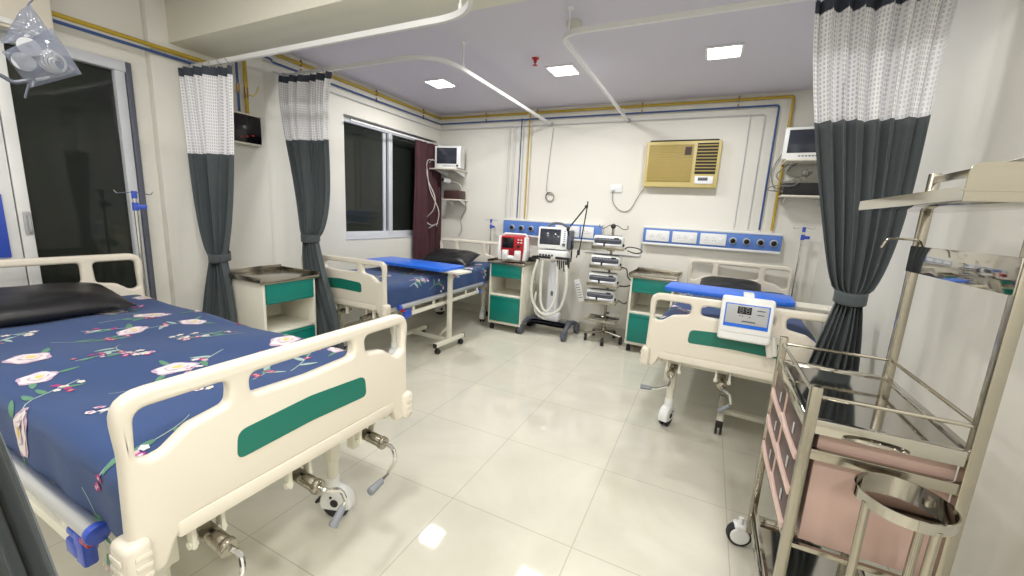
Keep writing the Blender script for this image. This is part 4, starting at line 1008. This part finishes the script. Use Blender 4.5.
# ------------------------------------------------------------------ top-left: wall unit, bag of breathing kit, blue panel
t = thing('wall_unit', 'white boxed wall unit at the upper left corner above the door', 'wall unit', (XL, .45, 2.15))
b = MB(); b.box((.07,0.04,.255),(.14,1.1,.51),.012); ca = b.build('casing', 'cream', t)
MB().box((.145,.04,.03),(.02,1.06,.03),.006).build('trim_strip', 'white', t); MB().box((.08,.2,-.004),(.06,.5,.010),.002).build('vent_slot', 'lgrey', t)
t = thing('tubing_bag', 'clear polythene bag of breathing tubing hanging at the upper left corner', 'bag', (-1.72, .46, 1.72))
def pouch(b, quad, puff, n=14):                   # film pouch between four corners
    A, B_, C_, D_ = [Vector(q) for q in quad]; nrm = (B_-A).cross(D_-A).normalized(); t = bmesh.new()
    for sd in (1, -1):
        g = []
        for i in range(n+1):
            row = []
            for j in range(n+1):
                u, v = i/n, j/n; p = (A*(1-u)+B_*u)*(1-v)+(D_*(1-u)+C_*u)*v
                e = (math.sin(PI*u)*math.sin(PI*v))**.5
                w = noise.noise((u*6+sd, v*6, 3.1))*.012+noise.noise((u*14, v*14, sd))*.006
                row.append(t.verts.new(p+nrm*(sd*puff*e+w*e)))
            g.append(row)
        for i in range(n):
            for j in range(n):
                f = [g[i][j], g[i+1][j], g[i+1][j+1], g[i][j+1]]; t.faces.new(f if sd > 0 else f[::-1])
    bmesh.ops.remove_doubles(t, verts=t.verts[:], dist=1e-5); b._add(t)
o = Vector((-1.72, .46, 1.72))
def atX(px, py, X):                               # photo pixel to the point on the plane x = X
    d = RC.transposed() @ Vector(((px-512)/f_px, (py-288)/f_px, 1)); k = X/d.x; return Vector((0,0,HC))+d*k
BX = -2.6
t.location = atX(28, 6, BX); o = Vector(t.location)
q = [atX(22,8,BX)-o, atX(34,4,BX+.03)-o, atX(82,74,BX+.05)-o, atX(2,62,BX)-o]
q2 = [atX(2,52,BX)-o, atX(52,28,BX+.03)-o, atX(82,74,BX+.05)-o, atX(30,88,BX)-o]
b = MB(); pouch(b, [atX(20,10,BX)-o, atX(30,4,BX)-o, atX(54,38,BX+.03)-o, atX(0,44,BX)-o], .012); pouch(b, q2, .03); b.build('film_pouch', 'bagfilm', t)
nx = Vector((1,-.25,-.1)).normalized()
for px, py, r in ((29,47,.034),(24,62,.034)):
    c = atX(px,py,BX+.015)-o; b = MB(); b.lathe([(.008,0),(r,0),(r,.006),(.008,.006),(.008,0)], c, nx, 24); b.build('electrode_disc', 'lgrey', t)
b = MB()
for k in range(5):
    c = atX(52+k*2,62+k,BX+.01)-o; b.torus(c, .04-.004*k, .005, (1,.2*k-.3,.1*k), 24, 6)
b.tube(bez([atX(40,30,BX)-o, atX(46,44,BX)-o, atX(60,60,BX)-o, atX(72,70,BX)-o, atX(55,76,BX)-o, atX(36,80,BX)-o]), .006, 8)
b.build('coiled_hose', 'tube', t)
b = MB(); b.tube(bez([atX(30,80,BX)-o, atX(14,82,BX)-o, atX(2,76,BX)-o, atX(-14,70,BX)-o]), .008, 8); b.tube(bez([atX(30,82,BX)-o, atX(27,90,BX)-o, atX(25,98,BX)-o]), .004, 6)
b.tube(bez([atX(28,6,BX)-o, atX(26,-6,BX-.1)-o, Vector((-3.17,.62,2.16))-o]), .003, 6); b.build('hanging_cord', 'greyp', t)
tag(MB().box((0,0,0),(.012,.30,.34),.003).build('notice_board', 'blue', loc=(XL+.003-.0,.635,1.155)), 'plain blue board at the far left edge beyond the door handle', 'board')
